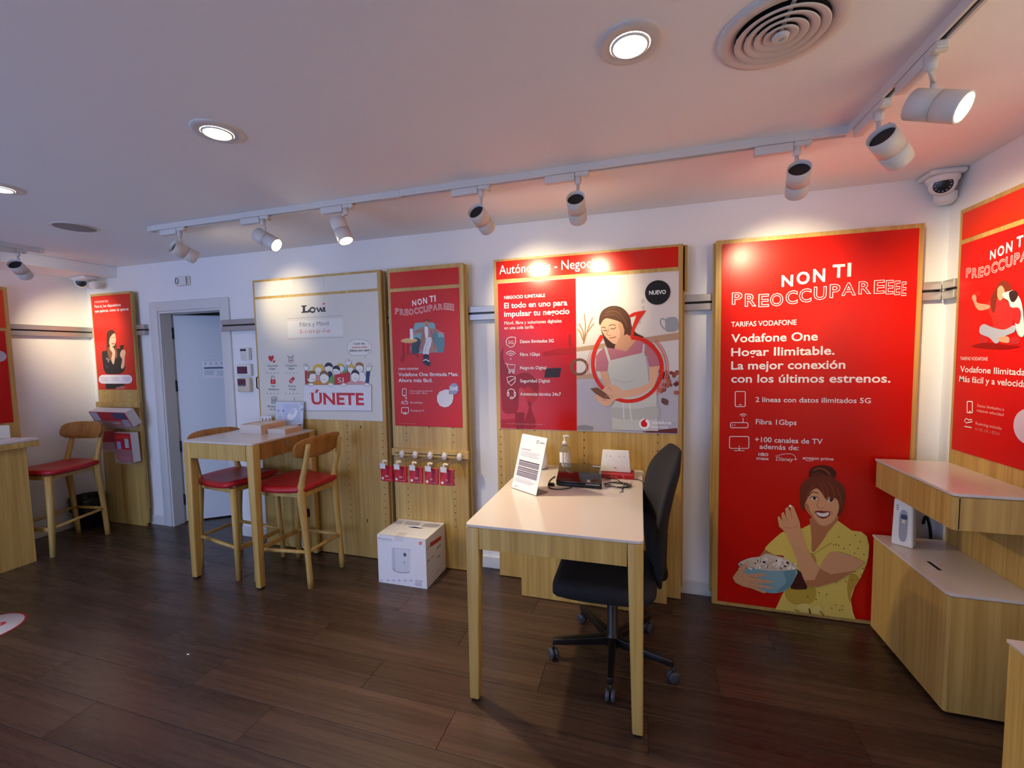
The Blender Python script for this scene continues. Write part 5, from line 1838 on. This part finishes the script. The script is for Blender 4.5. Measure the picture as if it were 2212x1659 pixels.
# ---------------------------------------------------------------- appliance carton
bx0, bx1, by0, by1, bh = -1.682, -1.322, 2.42, 2.704, 0.331
t = thing('appliance_box', 'white cardboard box of an air fryer standing on the floor', 'box', ((bx0 + bx1) / 2, (by0 + by1) / 2, 0))
MB().box(bx0, bx1, by0, by1, 0.0, bh, 'carton_white', 0.002).build('carton', t)
MB().box(bx0 + 0.001, bx1 - 0.001, by0 + 0.0005, by0 + 0.003, bh - 0.0002, bh + 0.0006, 'speaker_grille').build('flap_seam', t)
pl = Plane((0, by0, 0), (1, 0, 0), (0, -1, 0), GC, t)
pl.text('Mi Smart Air Fryer', 163, 1066, 290, 1080, 13, '5a5a72', 0.012, cut=False)
pl.text('Cocina saludable sin aceite 3.5L', 165, 1082, 310, 1095, 8, 'a8a8ba', 0.0, cut=False)
pl.flush('lettering')
pl.rrect(546, 1094, 573, 1122, 5, 2, 'e8603a', True)
pl.text('mi', 552, 1115, 567, 1116, 11, 'f4ece8', 0.01, cut=False)
pl.flush('logo', 'orange square logo')
pl.poly([(290, 1150), (380, 1156), (466, 1166), (462, 1380), (440, 1388), (370, 1385), (310, 1370), (292, 1350)], 'd6d8e2', False)
pl.poly([(290, 1150), (320, 1153), (325, 1374), (310, 1370), (292, 1350)], 'c4c8d6', False)
pl.stroke([(290, 1150), (380, 1158), (466, 1166)], 3, 'aab0c2')
pl.stroke([(300, 1345), (330, 1372), (380, 1384), (456, 1382)], 7, '9098ac', sm=True)
pl.ell(413, 1215, 14, 17, '2c2c40', 20)
pl.ell(413, 1215, 6, 7, '8c8ca4', 12)
pl.stroke([(408, 1275), (407, 1300)], 9, '9a9cb0')
pl.stroke([(412, 1305), (424, 1370)], 3, 'b4b6c6')
for x in (190, 255, 308, 360, 415, 470):
    pl.rect(x - 14, 1452, x + 14, 1457, 'bcbccc')
    pl.rect(x - 10, 1462, x + 10, 1466, 'c6c6d4')
pl.text('Mi Life', 515, 1462, 580, 1472, 12, '6a6a80', 0.0, 0.2, cut=False)
for y in (1480, 1490, 1498):
    pl.rect(510, y, 572, y + 4, 'c2c2d0')
pl.flush('picture', 'printed picture of a white air fryer')
ps = Plane((bx1, 0, 0), (0, 1, 0), (1, 0, 0), GC, t)
ps.poly([(650, 1105), (755, 1035), (755, 1072), (655, 1145)], 'c42a30', False)
for q in ([(622, 1165), (650, 1120)], ):
    ps.stroke(q, 8, 'b4a8a4')
for (x0_, y0_, x1_, y1_) in ((712, 1130, 752, 1150), (662, 1225, 690, 1240), (625, 1250, 648, 1290), (622, 1330, 655, 1362), (712, 1365, 722, 1390), (730, 1345, 746, 1370), (715, 1225, 745, 1240)):
    a, b = ps.uv(x0_, y1_), ps.uv(x1_, y0_)
    ps.polyuv([(a[0], min(a[1], b[1])), (b[0], min(a[1], b[1])), (b[0], max(a[1], b[1])), (a[0], max(a[1], b[1]))], C('a49c9a'))
ps.flush('side_print', 'red label and small grey print on the side')
m = MB()
xm, ym = (bx0 + bx1) / 2 + 0.02, (by0 + by1) / 2 + 0.02
m.box(xm - 0.05, xm + 0.05, ym - 0.008, ym + 0.008, bh - 0.0003, bh + 0.0006, 'black_hole')
m.tube([(xm - 0.045, ym, bh), (xm - 0.03, ym, bh + 0.006), (xm, ym - 0.002, bh + 0.010), (xm + 0.03, ym, bh + 0.006), (xm + 0.045, ym, bh)], 0.004, 'carton_white', 8)
m.build('carry_handle', t, label='slot with a white carry handle')
MB().box(-1.545, -1.485, by0 - 0.0008, by0 + 0.06, bh - 0.03, bh + 0.0009, 'acrylic', 0.0002).build('tape', t)

# ---------------------------------------------------------------- things on the desk
Z0 = DZT
B0, B1 = Vector((-0.662, 2.17, Z0)), Vector((-0.502, 2.068, Z0))
U_ = (B1 - B0).normalized()
N_ = Vector((U_.y, -U_.x, 0))
tilt = math.radians(17)
V_ = Vector((0, 0, math.cos(tilt))) - N_ * math.sin(tilt)
NN = N_ * math.cos(tilt) + Vector((0, 0, math.sin(tilt)))
SW, SH = (B1 - B0).length, 0.298
t = thing('acrylic_sign', 'leaning clear stand with a printed letter on the desk', 'sign', ((B0 + B1) / 2))
m = MB()
m.prism([B0, B1, B1 + V_ * SH, B0 + V_ * SH], -NN * 0.003, 'acrylic')
bk = -N_
m.prism([B0 + V_ * 0.0, B1, B1 + bk * 0.09, B0 + bk * 0.09], (0, 0, 0.003), 'acrylic')
m.build('stand', t)
m = MB()
m.prism([B0 + V_ * 0.004 + NN * 0.0003, B1 + V_ * 0.004 + NN * 0.0003, B1 + V_ * (SH - 0.002) + NN * 0.0003, B0 + V_ * (SH - 0.002) + NN * 0.0003], NN * 0.0006, 'paper')
sheet = m.build('sheet', t, label='white printed letter')
pl = Plane(B0 + NN * 0.0012, U_, NN, GC, sheet)
pl.V = V_
pl.strokeuv([(0.128 + 0.007 * math.cos(q / 12 * math.tau), 0.268 + 0.009 * math.sin(q / 12 * math.tau)) for q in range(12)], 0.0025, C('3a3840'), True)
pl.textuv('vodafone', 0.142, 0.178, 0.263, 0.008, C('3a3840'), 0.01)
for v0_, v1_, colr in ((0.214, 0.220, 'b0aab4'), (0.152, 0.158, '4a4048'), (0.128, 0.150, '8c8492'), (0.118, 0.123, '4a4048'), (0.104, 0.116, '8c8492'), (0.096, 0.101, '4a4048'), (0.074, 0.094, '8c8492')):
    pl.polyuv([(0.018, v0_), (0.172 if colr != 'b0aab4' else 0.09, v0_), (0.172 if colr != 'b0aab4' else 0.09, v1_), (0.018, v1_)], C(colr))
for i, v in enumerate((0.205, 0.199, 0.193, 0.187, 0.181, 0.064, 0.056, 0.050, 0.044, 0.020, 0.015)):
    pl.strokeuv([(0.018, v), ((0.165 if i < 9 else 0.05) - 0.012 * (i % 3), v)], 0.0018, C('b4aeba'))
pl.flush('lettering')

t = thing('white_gadget', 'white rounded egg shaped object standing behind the printed letter', 'gadget', (-0.60, 2.60, Z0))
MB().lathe([(0.0001, 0.0), (0.036, 0.0), (0.042, 0.008), (0.046, 0.05), (0.042, 0.09), (0.03, 0.118), (0.014, 0.132), (0.0001, 0.135)], 'white_plastic', (-0.60, 2.60, Z0), n=28).build('body', t)
MB().lathe([(0.043, 0.006), (0.0435, 0.002), (0.038, 0.0)], 'speaker_grille', (-0.60, 2.60, Z0), n=28).build('base_ring', t)

bc = Vector((-0.452, 2.64, Z0))
t = thing('sanitizer_bottle', 'clear pump bottle of hand gel on the desk', 'bottle', bc)
mat('gel', 'dfe4e4', 0.06, trans=0.9)
MB().lathe([(0.0001, 0.0), (0.030, 0.0), (0.033, 0.006), (0.033, 0.11), (0.030, 0.128), (0.016, 0.142), (0.013, 0.146), (0.013, 0.152)], 'gel', bc, n=28).build('bottle_body', t, label='clear plastic body')
m = MB()
for sgn in (-1, 1):
    a0 = 230 if sgn < 0 else 295
    pts = [bc + Vector((0.0335 * math.cos(math.radians(a0 + k * 5)), 0.0335 * math.sin(math.radians(a0 + k * 5)), 0)) for k in range(-6, 6)]
    k0 = len(m.v)
    m.add([p + Vector((0, 0, 0.015)) for p in pts] + [p + Vector((0, 0, 0.105)) for p in pts], [[i, i + 1, 13 + i, 12 + i] for i in range(11)], 'paper')
m.build('label_sticker', t)
m = MB()
m.lathe([(0.0001, 0.150), (0.016, 0.150), (0.016, 0.166), (0.010, 0.169), (0.006, 0.172), (0.005, 0.195), (0.0001, 0.196)], 'white_plastic', bc, n=20)
m.tube([bc + Vector((0.0, 0, 0.200)), bc + Vector((0.018, -0.002, 0.204)), bc + Vector((0.034, -0.004, 0.198))], [0.008, 0.006, 0.0045], 'white_plastic', 10)
m.lathe([(0.0001, 0.194), (0.010, 0.194), (0.011, 0.204), (0.0001, 0.207)], 'white_plastic', bc, n=20)
m.build('pump', t, label='white pump head')

# laptop, closed, sitting tilted up at the rear
LF0, LF1 = Vector((-0.437, 2.262, Z0 + 0.004)), Vector((-0.192, 2.250, Z0 + 0.004))
LR0, LR1 = Vector((-0.462, 2.515, Z0 + 0.040)), Vector((-0.220, 2.505, Z0 + 0.040))
mat('laptop_gloss', '0c0a09', 0.12, coat=0.6)
t = thing('laptop', 'closed glossy black laptop lying on the desk', 'laptop', (LF0 + LR1) / 2)
MB().hexa([LF0, LF1, LR1, LR0], [p + Vector((0, 0, 0.016)) for p in (LF0, LF1, LR1, LR0)], 'black_plastic', 0.004, 2).build('base', t)
MB().hexa([p + Vector((0, 0, 0.0175)) for p in (LF0, LF1, LR1, LR0)], [p + Vector((0, 0, 0.026)) for p in (LF0, LF1, LR1, LR0)], 'laptop_gloss', 0.003, 2).build('lid', t, label='glossy lid')
MB().box(LR0.x + 0.02, LR1.x - 0.02, 2.46, 2.49, Z0, Z0 + 0.032, 'black_plastic', 0.003).build('rear_foot', t)
e = (LF1 - LF0).normalized()
nf = Vector((e.y, -e.x, 0))
q0 = LF1 - e * 0.085 + Vector((0, 0, 0.016)) + nf * 0.0006
MB().prism([q0, q0 + e * 0.075, q0 + e * 0.075 + Vector((0, 0, 0.004)), q0 + Vector((0, 0, 0.004))], nf * 0.0015, 'metal').build('latch_strip', t)
ln = (LR0 - LF0).normalized()
lu = Vector((0, 0, 0.0268))
for a0, b0, w_, h_, mm, nm in ((0.80, 0.84, 0.05, 0.026, C('8c90a4'), 'sticker'), (0.68, 0.03, 0.018, 0.03, 'metal', 'sticker')):
    p = LF0 + (LF1 - LF0) * a0 + (LR0 - LF0) * b0 + lu
    MB().add([p, p + e * w_, p + e * w_ + ln * h_, p + ln * h_], [[0, 1, 2, 3]], mm).build(nm, t)

t = thing('router_box', 'flat red product box under the white router on the desk', 'box', (-0.125, 2.54, Z0))
MB().box(-0.222, -0.034, 2.468, 2.60, Z0, Z0 + 0.022, C('a81c24'), 0.0015).build('carton', t)
pl = Plane((0, 2.468, 0), (1, 0, 0), (0, -1, 0), (1080, 900, 4.74), t)
pl.textuv('Internet fácil 4G', -0.205, -0.125, Z0 + 0.008, 0.007, C('e8a8a4'), 0.01)
pl.strokeuv([(-0.10 + 0.012 * math.cos(a), Z0 + 0.011 + 0.009 * math.sin(a)) for a in [math.radians(x) for x in range(-90, 91, 20)]], 0.0015, C('f0d0cc'))
pl.flush('box_print', 'pale lettering')
t = thing('router', 'white upright wireless router on a red box on the desk', 'router', (-0.138, 2.56, Z0 + 0.022))
rz = Z0 + 0.0225
MB().hexa([(-0.224, 2.525, rz), (-0.052, 2.525, rz), (-0.052, 2.575, rz), (-0.224, 2.575, rz)],
          [(-0.213, 2.556, rz + 0.122), (-0.063, 2.556, rz + 0.122), (-0.063, 2.575, rz + 0.122), (-0.213, 2.575, rz + 0.122)], 'white_plastic', 0.005, 2).build('casing', t)
m = MB()
for x, rr in ((-0.190, 0.003), (-0.168, 0.0035), (-0.118, 0.003), (-0.090, 0.003)):
    fz = 0.088
    m.disc((x, 2.525 + 0.031 * fz / 0.122 - 0.0012, rz + fz), (0, -1, 0.25), rr, 'metal', 10)
m.build('indicator', t, kind='stuff')
m = MB()
for k in range(5):
    a = math.radians(-60 + 30 * k)
    m.disc((-0.140 + 0.007 * math.sin(a), 2.525 + 0.031 * 0.022 / 0.122 - 0.0012, rz + 0.020 + 0.007 * math.cos(a)), (0, -1, 0.25), 0.0022, C('c07078'), 8)
m.build('logo', t, label='small fan shaped logo')


def cable(name, lab, pts, r, m_, cat='cable', grp=None):
    p = smooth_line(pts, 5)
    o = MB().tube(p, r, m_, 7).build(name, org=pts[0])
    return tag(o, lab, cat, grp)


zc = Z0 + 0.0032
cable('laptop_cable', 'black cable looping out of the left side of the laptop',
      [(-0.475, 2.43, zc), (-0.487, 2.36, zc), (-0.484, 2.28, zc), (-0.470, 2.225, zc), (-0.44, 2.196, zc), (-0.400, 2.200, zc), (-0.365, 2.225, zc), (-0.35, 2.246, zc)], 0.0028, 'black_plastic', grp='cables on the desk')
tag(MB().box(-0.478, -0.446, 2.243, 2.262, Z0 + 0.0005, Z0 + 0.018, 'black_plastic', 0.004, 2).box(-0.452, -0.440, 2.248, 2.257, Z0 + 0.004, Z0 + 0.014, 'metal', 0.001).build('cable_plug', org=(-0.462, 2.25, Z0)), 'small black plug beside the laptop front corner', 'plug')
pts = [(-0.186, 2.44, zc), (-0.15, 2.455, zc), (-0.115, 2.43, zc), (-0.11, 2.40, zc)]
rc = random.Random(11)
cxx, cyy = -0.115, 2.335
for k in range(22):
    a = k * 0.95
    rr_ = 0.045 + 0.012 * math.sin(k * 2.1)
    pts.append((cxx + rr_ * 1.25 * math.cos(a) + 0.01 * math.sin(k), cyy + rr_ * math.sin(a), zc + 0.0022 * (k % 4)))
pts += [(-0.09, 2.27, zc), (-0.085, 2.235, zc), (-0.10, 2.22, zc)]
cable('usb_cable', 'tangled bundle of thin black cable on the desk right of the laptop', pts, 0.0019, 'black_plastic', grp='cables on the desk')
cable('power_cable', 'black cable running from the red box over the right desk edge',
      [(-0.032, 2.475, zc), (0.0, 2.46, zc), (0.012, 2.43, zc), (0.0185, 2.40, zc - 0.004), (0.0185, 2.38, zc - 0.03), (0.0185, 2.37, zc - 0.07)], 0.0024, 'black_plastic', grp='cables on the desk')
cable('power_cable', 'white cable hanging over the right rear corner of the desk',
      [(-0.03, 2.63, zc), (0.0, 2.645, zc), (0.016, 2.63, zc), (0.020, 2.60, zc - 0.03), (0.020, 2.58, zc - 0.12), (0.020, 2.57, zc - 0.3)], 0.0022, 'white_plastic', grp='cables on the desk')
tag(MB().lathe([(0.007, 0.0), (0.007, 0.0008), (0.0001, 0.0008)], 'speaker_grille', (-0.045, 2.42, Z0), n=16).build('grommet_dot', org=(-0.045, 2.42, Z0)), 'tiny grey dot cap near the right desk edge', 'cap')

# ---------------------------------------------------------------- things on the bar table
zt_ = TZ
mat('peach_card', 'd8a888', 0.6)
for (x0_, x1_, y0_, y1_, h_, lab) in ((-2.79, -2.60, 2.415, 2.64, 0.068, 'taller pale wooden card box with a white front on the bar table'),
                                      (-2.592, -2.435, 2.462, 2.62, 0.036, 'lower pale wooden card box with a white front on the bar table')):
    t = thing('card_box', lab, 'box', ((x0_ + x1_) / 2, (y0_ + y1_) / 2, zt_), group='pale card boxes on the bar table')
    m = MB()
    m.box(x0_, x1_, y0_, y1_, zt_, zt_ + 0.003, 'peach_card')
    m.box(x0_, x0_ + 0.003, y0_, y1_, zt_ + 0.003, zt_ + h_, 'peach_card')
    m.box(x1_ - 0.003, x1_, y0_, y1_, zt_ + 0.003, zt_ + h_, 'peach_card')
    m.box(x0_ + 0.003, x1_ - 0.003, y1_ - 0.003, y1_, zt_ + 0.003, zt_ + h_, 'peach_card')
    m.build('tray', t)
    MB().box(x0_, x1_, y0_ - 0.003, y0_ - 0.0003, zt_ + 0.0005, zt_ + h_, 'white_top', 0.0005).build('front_panel', t, label='white front')
    MB().box(x0_ + 0.004, x1_ - 0.004, y0_ + 0.002, y1_ - 0.004, zt_ + 0.0035, zt_ + h_ - 0.004, 'cream_plastic', 0.002).build('card_stack', t, label='stack of cream cards')
sx0, sx1, sy = -2.745, -2.470, 2.672
t = thing('leaflet_stand', 'clear stand with a pale printed leaflet at the back of the bar table', 'stand', ((sx0 + sx1) / 2, sy, zt_))
MB().hexa([(sx0, sy, zt_), (sx1, sy, zt_), (sx1, sy + 0.004, zt_), (sx0, sy + 0.004, zt_)], [(sx0 + 0.015, sy + 0.008, zt_ + 0.212), (sx1 + 0.015, sy + 0.008, zt_ + 0.212), (sx1 + 0.015, sy + 0.012, zt_ + 0.212), (sx0 + 0.015, sy + 0.012, zt_ + 0.212)], 'acrylic').build('stand', t)
MB().hexa([(sx0 + 0.004, sy - 0.0014, zt_ + 0.003), (sx1 - 0.004, sy - 0.0014, zt_ + 0.003), (sx1 - 0.004, sy - 0.0006, zt_ + 0.003), (sx0 + 0.004, sy - 0.0006, zt_ + 0.003)],
          [(sx0 + 0.019, sy + 0.0064, zt_ + 0.209), (sx1 + 0.011, sy + 0.0064, zt_ + 0.209), (sx1 + 0.011, sy + 0.0072, zt_ + 0.209), (sx0 + 0.019, sy + 0.0072, zt_ + 0.209)], C('cdd2e2')).build('leaflet', t)
pl = Plane((0, sy - 0.0022, zt_), (1, 0, 0), (0, -1, 0), (540, 860, 4.609), t)
pl.V = Vector((0, 0.038, 1)).normalized()
pl.N = Vector((0, -1, 0.038)).normalized()
pl.n = 0.0006
pl.poly([(330, 60), (480, 60), (500, 240), (345, 250)], 'bcc6de', False)
pl.poly([(370, 190), (400, 130), (440, 100), (470, 120), (462, 170), (430, 210), (390, 215)], 'e8ecf4')
pl.poly([(395, 140), (425, 110), (450, 115), (440, 150), (410, 165)], 'c2cade')
pl.stroke([(505, 130), (520, 110), (540, 105)], 6, '6a7088', sm=True)
pl.rect(505, 55, 530, 60, '7a80a0')
pl.rect(325, 118, 340, 134, '6a78a0')
pl.rect(272, 118, 298, 132, 'a4a8ba')
pl.rect(285, 180, 320, 186, 'b0b4c4')
pl.rect(285, 200, 318, 206, 'b0b4c4')
pl.rect(482, 262, 506, 290, '4a4e5c')
pl.rrect(505, 258, 520, 280, 3, 3, '5a5e6c')
pl.flush('leaflet_print', 'pale product picture and small marks')
t = thing('card_holder', 'small clear card holder with three tiny icons on the bar table', 'card holder', (-2.80, 2.655, zt_))
MB().box(-2.855, -2.745, 2.652, 2.656, zt_, zt_ + 0.098, 'acrylic', 0.0005).box(-2.855, -2.745, 2.62, 2.652, zt_, zt_ + 0.004, 'acrylic', 0.0005).build('holder', t)
m = MB()
m.box(-2.852, -2.748, 2.6505, 2.6515, zt_ + 0.02, zt_ + 0.096, 'paper')
for x in (-2.835, -2.80, -2.765):
    m.box(x - 0.004, x + 0.004, 2.6495, 2.6504, zt_ + 0.062, zt_ + 0.082, C('5a5660'))
m.build('card', t)
t = thing('price_card', 'small pinkish tent card at the rear left of the bar table', 'card', (-2.93, 2.56, zt_))
MB().hexa([(-2.955, 2.55, zt_), (-2.885, 2.55, zt_), (-2.885, 2.56, zt_), (-2.955, 2.56, zt_)], [(-2.958, 2.556, zt_ + 0.03), (-2.888, 2.556, zt_ + 0.03), (-2.888, 2.558, zt_ + 0.03), (-2.958, 2.558, zt_ + 0.03)], C('e4d4d4')).build('card', t)
MB().box(-2.945, -2.895, 2.545, 2.552, zt_, zt_ + 0.006, 'speaker_grille', 0.001).build('foot', t)
tag(MB().box(-2.835, -2.785, 2.262, 2.274, zt_, zt_ + 0.0008, C('a88674')).build('cable_slot', org=(-2.81, 2.268, zt_)), 'small brown slot cover in the bar table top', 'slot cover')
cable('power_cable', 'white cable hanging from the grommet behind the bar table to the floor',
      [(-2.50, 2.700, 0.30), (-2.50, 2.685, 0.27), (-2.515, 2.675, 0.18), (-2.53, 2.67, 0.06), (-2.50, 2.66, 0.006), (-2.56, 2.62, 0.006), (-2.68, 2.655, 0.006), (-2.72, 2.685, 0.05), (-2.76, 2.69, 0.14), (-2.80, 2.695, 0.21)], 0.004, 'white_plastic', grp='cables on the floor')

# ---------------------------------------------------------------- brochures on the narrow board
def brochure(lab, M_, w_, h_, d_, red, front):
    loc = M_.translation
    t = thing('brochure_stack', lab, 'brochures', loc, group='brochures on the narrow board')
    MB().box(-w_ / 2, w_ / 2, -d_, 0, 0, h_, C('d8d0d0', 0.6), 0.002, 1, M_).build('pages', t, label='white page edges')
    m = MB()
    m.box(-w_ / 2, w_ / 2, -d_ - 0.0012, -d_ - 0.0002, 0, h_, C(red), 0.0003, 1, M_)
    cv = m.build('cover', t, label='red printed cover')
    m = MB()
    for (x0_, z0_, x1_, z1_, c_) in front:
        m.box(-w_ / 2 + x0_ * w_, -w_ / 2 + x1_ * w_, -d_ - 0.002, -d_ - 0.0014, z0_ * h_, z1_ * h_, C(c_), 0, 1, M_)
    m.build('cover_print', cv)
    m = MB()
    m.box(-w_ / 2 - 0.01, w_ / 2 + 0.01, -d_ - 0.012, -d_ - 0.009, -0.012, h_ * 0.45, 'acrylic', 0, 1, M_)
    m.box(-w_ / 2 - 0.01, w_ / 2 + 0.01, -d_ - 0.009, 0.0, -0.012, -0.009, 'acrylic', 0, 1, M_)
    m.build('acrylic_pocket', t, label='clear pocket')
    return t


M1 = Matrix.Translation((-4.50, FXF - 0.018, 0.965)) @ Matrix.Rotation(math.radians(24), 4, 'X')
brochure('wide tilted red brochures in the upper clear pocket of the narrow board', M1, 0.46, 0.15, 0.075, 'b82c34',
         [(0.03, 0.1, 0.22, 0.95, 'b8b4c0'), (0.62, 0.55, 0.97, 0.95, '4a4a66'), (0.80, 0.05, 0.97, 0.5, 'a8a4b0'), (0.5, 0.2, 0.7, 0.3, 'e8a09c')])
M2 = Matrix.Translation((-4.40, FXF - 0.03, 0.62)) @ Matrix.Rotation(math.radians(2), 4, 'X')
brochure('thick red magazine in the lower right clear pocket of the narrow board', M2, 0.205, 0.262, 0.062, 'a81c30',
         [(0.08, 0.80, 0.9, 0.92, 'c02a20'), (0.12, 0.45, 0.36, 0.7, '8a9ab8'), (0.62, 0.5, 0.86, 0.82, '9aa8a8'), (0.2, 0.08, 0.85, 0.2, 'c83a48'), (0.03, 0.02, 0.12, 0.07, 'f0c0c4')])
M3 = Matrix.Translation((-4.66, FXF - 0.012, 0.70)) @ Matrix.Rotation(math.radians(4), 4, 'X')
brochure('flat red leaflet in the lower left clear pocket, partly behind the stool', M3, 0.22, 0.18, 0.02, 'b02032', [(0.1, 0.3, 0.5, 0.7, 'a01828'), (0.55, 0.1, 0.9, 0.9, '98142a')])

# ---------------------------------------------------------------- dispenser on the corner cabinet
dc = Vector((1.262, 2.565, 0.5205))
MD = Matrix.Translation(dc) @ Matrix.Rotation(math.radians(-36), 4, 'Z')
t = thing('air_freshener', 'white automatic air freshener dispenser on the corner cabinet', 'dispenser', dc)
m = MB()
b = bmesh.new()
bmesh.ops.create_cube(b, size=1)
for v in b.verts:
    top_ = v.co.z > 0
    v.co = Vector((v.co.x * (0.074 if top_ else 0.084), v.co.y * 0.070 + (0.006 if top_ and v.co.y < 0 else 0), (v.co.z + 0.5) * 0.235))
bmesh.ops.bevel(b, geom=list(b.edges), offset=0.012, segments=4, affect='EDGES', profile=0.6)
m.bm(b, 'white_plastic', True, MD)
m.build('casing', t)
mat('grey_insert', '9c9aa4', 0.4)
mat('button_blue', '2a2c48', 0.3)


def face(u0, v0, ru, rv, mm, off, nm, lab=None):
    m = MB()
    pts = []
    for k in range(28):
        a = k / 28 * math.tau
        ca, sa = math.cos(a), math.sin(a)
        pts.append(MD @ Vector((u0 + ru * abs(ca) ** 0.8 * (1 if ca > 0 else -1), -0.0352 + 0.006 * (v0 + rv * sa) / 0.235 - off, v0 + rv * (abs(sa) ** 0.5) * (1 if sa > 0 else -1))))
    m.add(pts, [list(range(28))], mm)
    return m.build(nm, t, label=lab)


face(0.002, 0.105, 0.016, 0.080, 'grey_insert', 0.0008, 'front_insert', 'grey oval inlay')
face(0.004, 0.150, 0.012, 0.012, 'button_blue', 0.0018, 'nozzle', 'dark nozzle')
face(0.003, 0.128, 0.006, 0.010, 'cream_plastic', 0.0018, 'lens')
for k in range(3):
    face(-0.022, 0.182 + k * 0.010, 0.004, 0.002, 'black_plastic', 0.0012, 'indicator')
cable('plug_cable', 'black plug and cable on the wall behind the air freshener', [(1.452, YB - 0.016, 0.56), (1.458, YB - 0.022, 0.60), (1.470, YB - 0.022, 0.585), (1.485, YB - 0.020, 0.50), (1.49, YB - 0.020, 0.30)], 0.007, 'black_plastic')

# ---------------------------------------------------------------- on the door, on the floor
dn = Vector((math.sin(DA), -math.cos(DA), 0))
du = Vector((math.cos(DA), math.sin(DA), 0))
pl = Plane(HINGE + dn * 0.0006, du, dn, (320, 640, 6.38), None)
a, b = pl.uv(762, 1130), pl.uv(1060, 858)
t = thing('notice_sheet', 'printed notice sheet taped on the white door', 'notice', pl.w(a[0], a[1], 0))
pl.parent = t
u1_ = min(a[0] + 0.33, 0.69)
pl.mb.prism([pl.w(a[0], a[1], 0.0), pl.w(u1_, a[1], 0), pl.w(u1_, b[1], 0), pl.w(a[0], b[1], 0)], dn * 0.0008, 'paper')
pl.flush('sheet')
pl.n = 0.001
Wd, Hd = u1_ - a[0], b[1] - a[1]


def R4(x0_, y0_, x1_, y1_, c_):
    pl.polyuv([(a[0] + x0_ * Wd, a[1] + y0_ * Hd), (a[0] + x1_ * Wd, a[1] + y0_ * Hd), (a[0] + x1_ * Wd, a[1] + y1_ * Hd), (a[0] + x0_ * Wd, a[1] + y1_ * Hd)], C(c_))


for k in range(4):
    R4(0.06 + k * 0.13, 0.70, 0.08 + k * 0.13, 0.82, '7a80a0')
R4(0.03, 0.48, 0.52, 0.57, '4a5a7c')
for k in range(5):
    R4(0.03, 0.16 + k * 0.055, 0.27, 0.19 + k * 0.055, 'b0b6c8')
    R4(0.33, 0.12 + k * 0.055, 0.54, 0.15 + k * 0.055, 'bcc2d2')
    R4(0.60, 0.12 + k * 0.055, 0.95, 0.15 + k * 0.055, 'bcc2d2')
for k in range(6):
    R4(0.60 + 0.12 * (k % 3), 0.5 + 0.2 * (k // 3), 0.66 + 0.12 * (k % 3), 0.62 + 0.2 * (k // 3), 'c0c6d4')
R4(0.02, 0.92, 0.98, 0.95, 'b4bacb')
pl.flush('sheet_print')

sc_ = Vector((-3.58, 1.385, 0.0))
t = thing('floor_sticker', 'round white floor sticker with a red rim and number 2', 'sticker', sc_)
MB().lathe([(0.172, 0.0), (0.172, 0.0007), (0.0001, 0.0007)], C('c8202a'), sc_, n=48).build('rim', t, label='red rim')
MB().lathe([(0.162, 0.0008), (0.162, 0.0010), (0.0001, 0.0010)], C('e6e4f0'), sc_, n=48).build('disc', t)
pl = Plane(sc_ + Vector((0, 0, 0.0012)), (1, 0, 0), (0, 0, 1), GC, t)
pl.V = Vector((0, 1, 0))
pl.textuv('2', 0.0, 0.055, 0.0, 0.085, C('c8303a'), 0.03)
pl.strokeuv([(-0.02, -0.018), (0.07, -0.018)], 0.006, C('c8303a'))
pl.textuv('metros', -0.01, 0.08, -0.05, 0.016, C('8c8a9c'), 0.0)
pl.flush('lettering')
tag(MB().box(-2.230, -2.216, 1.542, 1.550, 0.0002, 0.004, 'paper', 0.0015, 2).build('paper_scrap', org=(-2.223, 1.546, 0)), 'tiny white scrap lying alone on the dark floor', 'scrap')
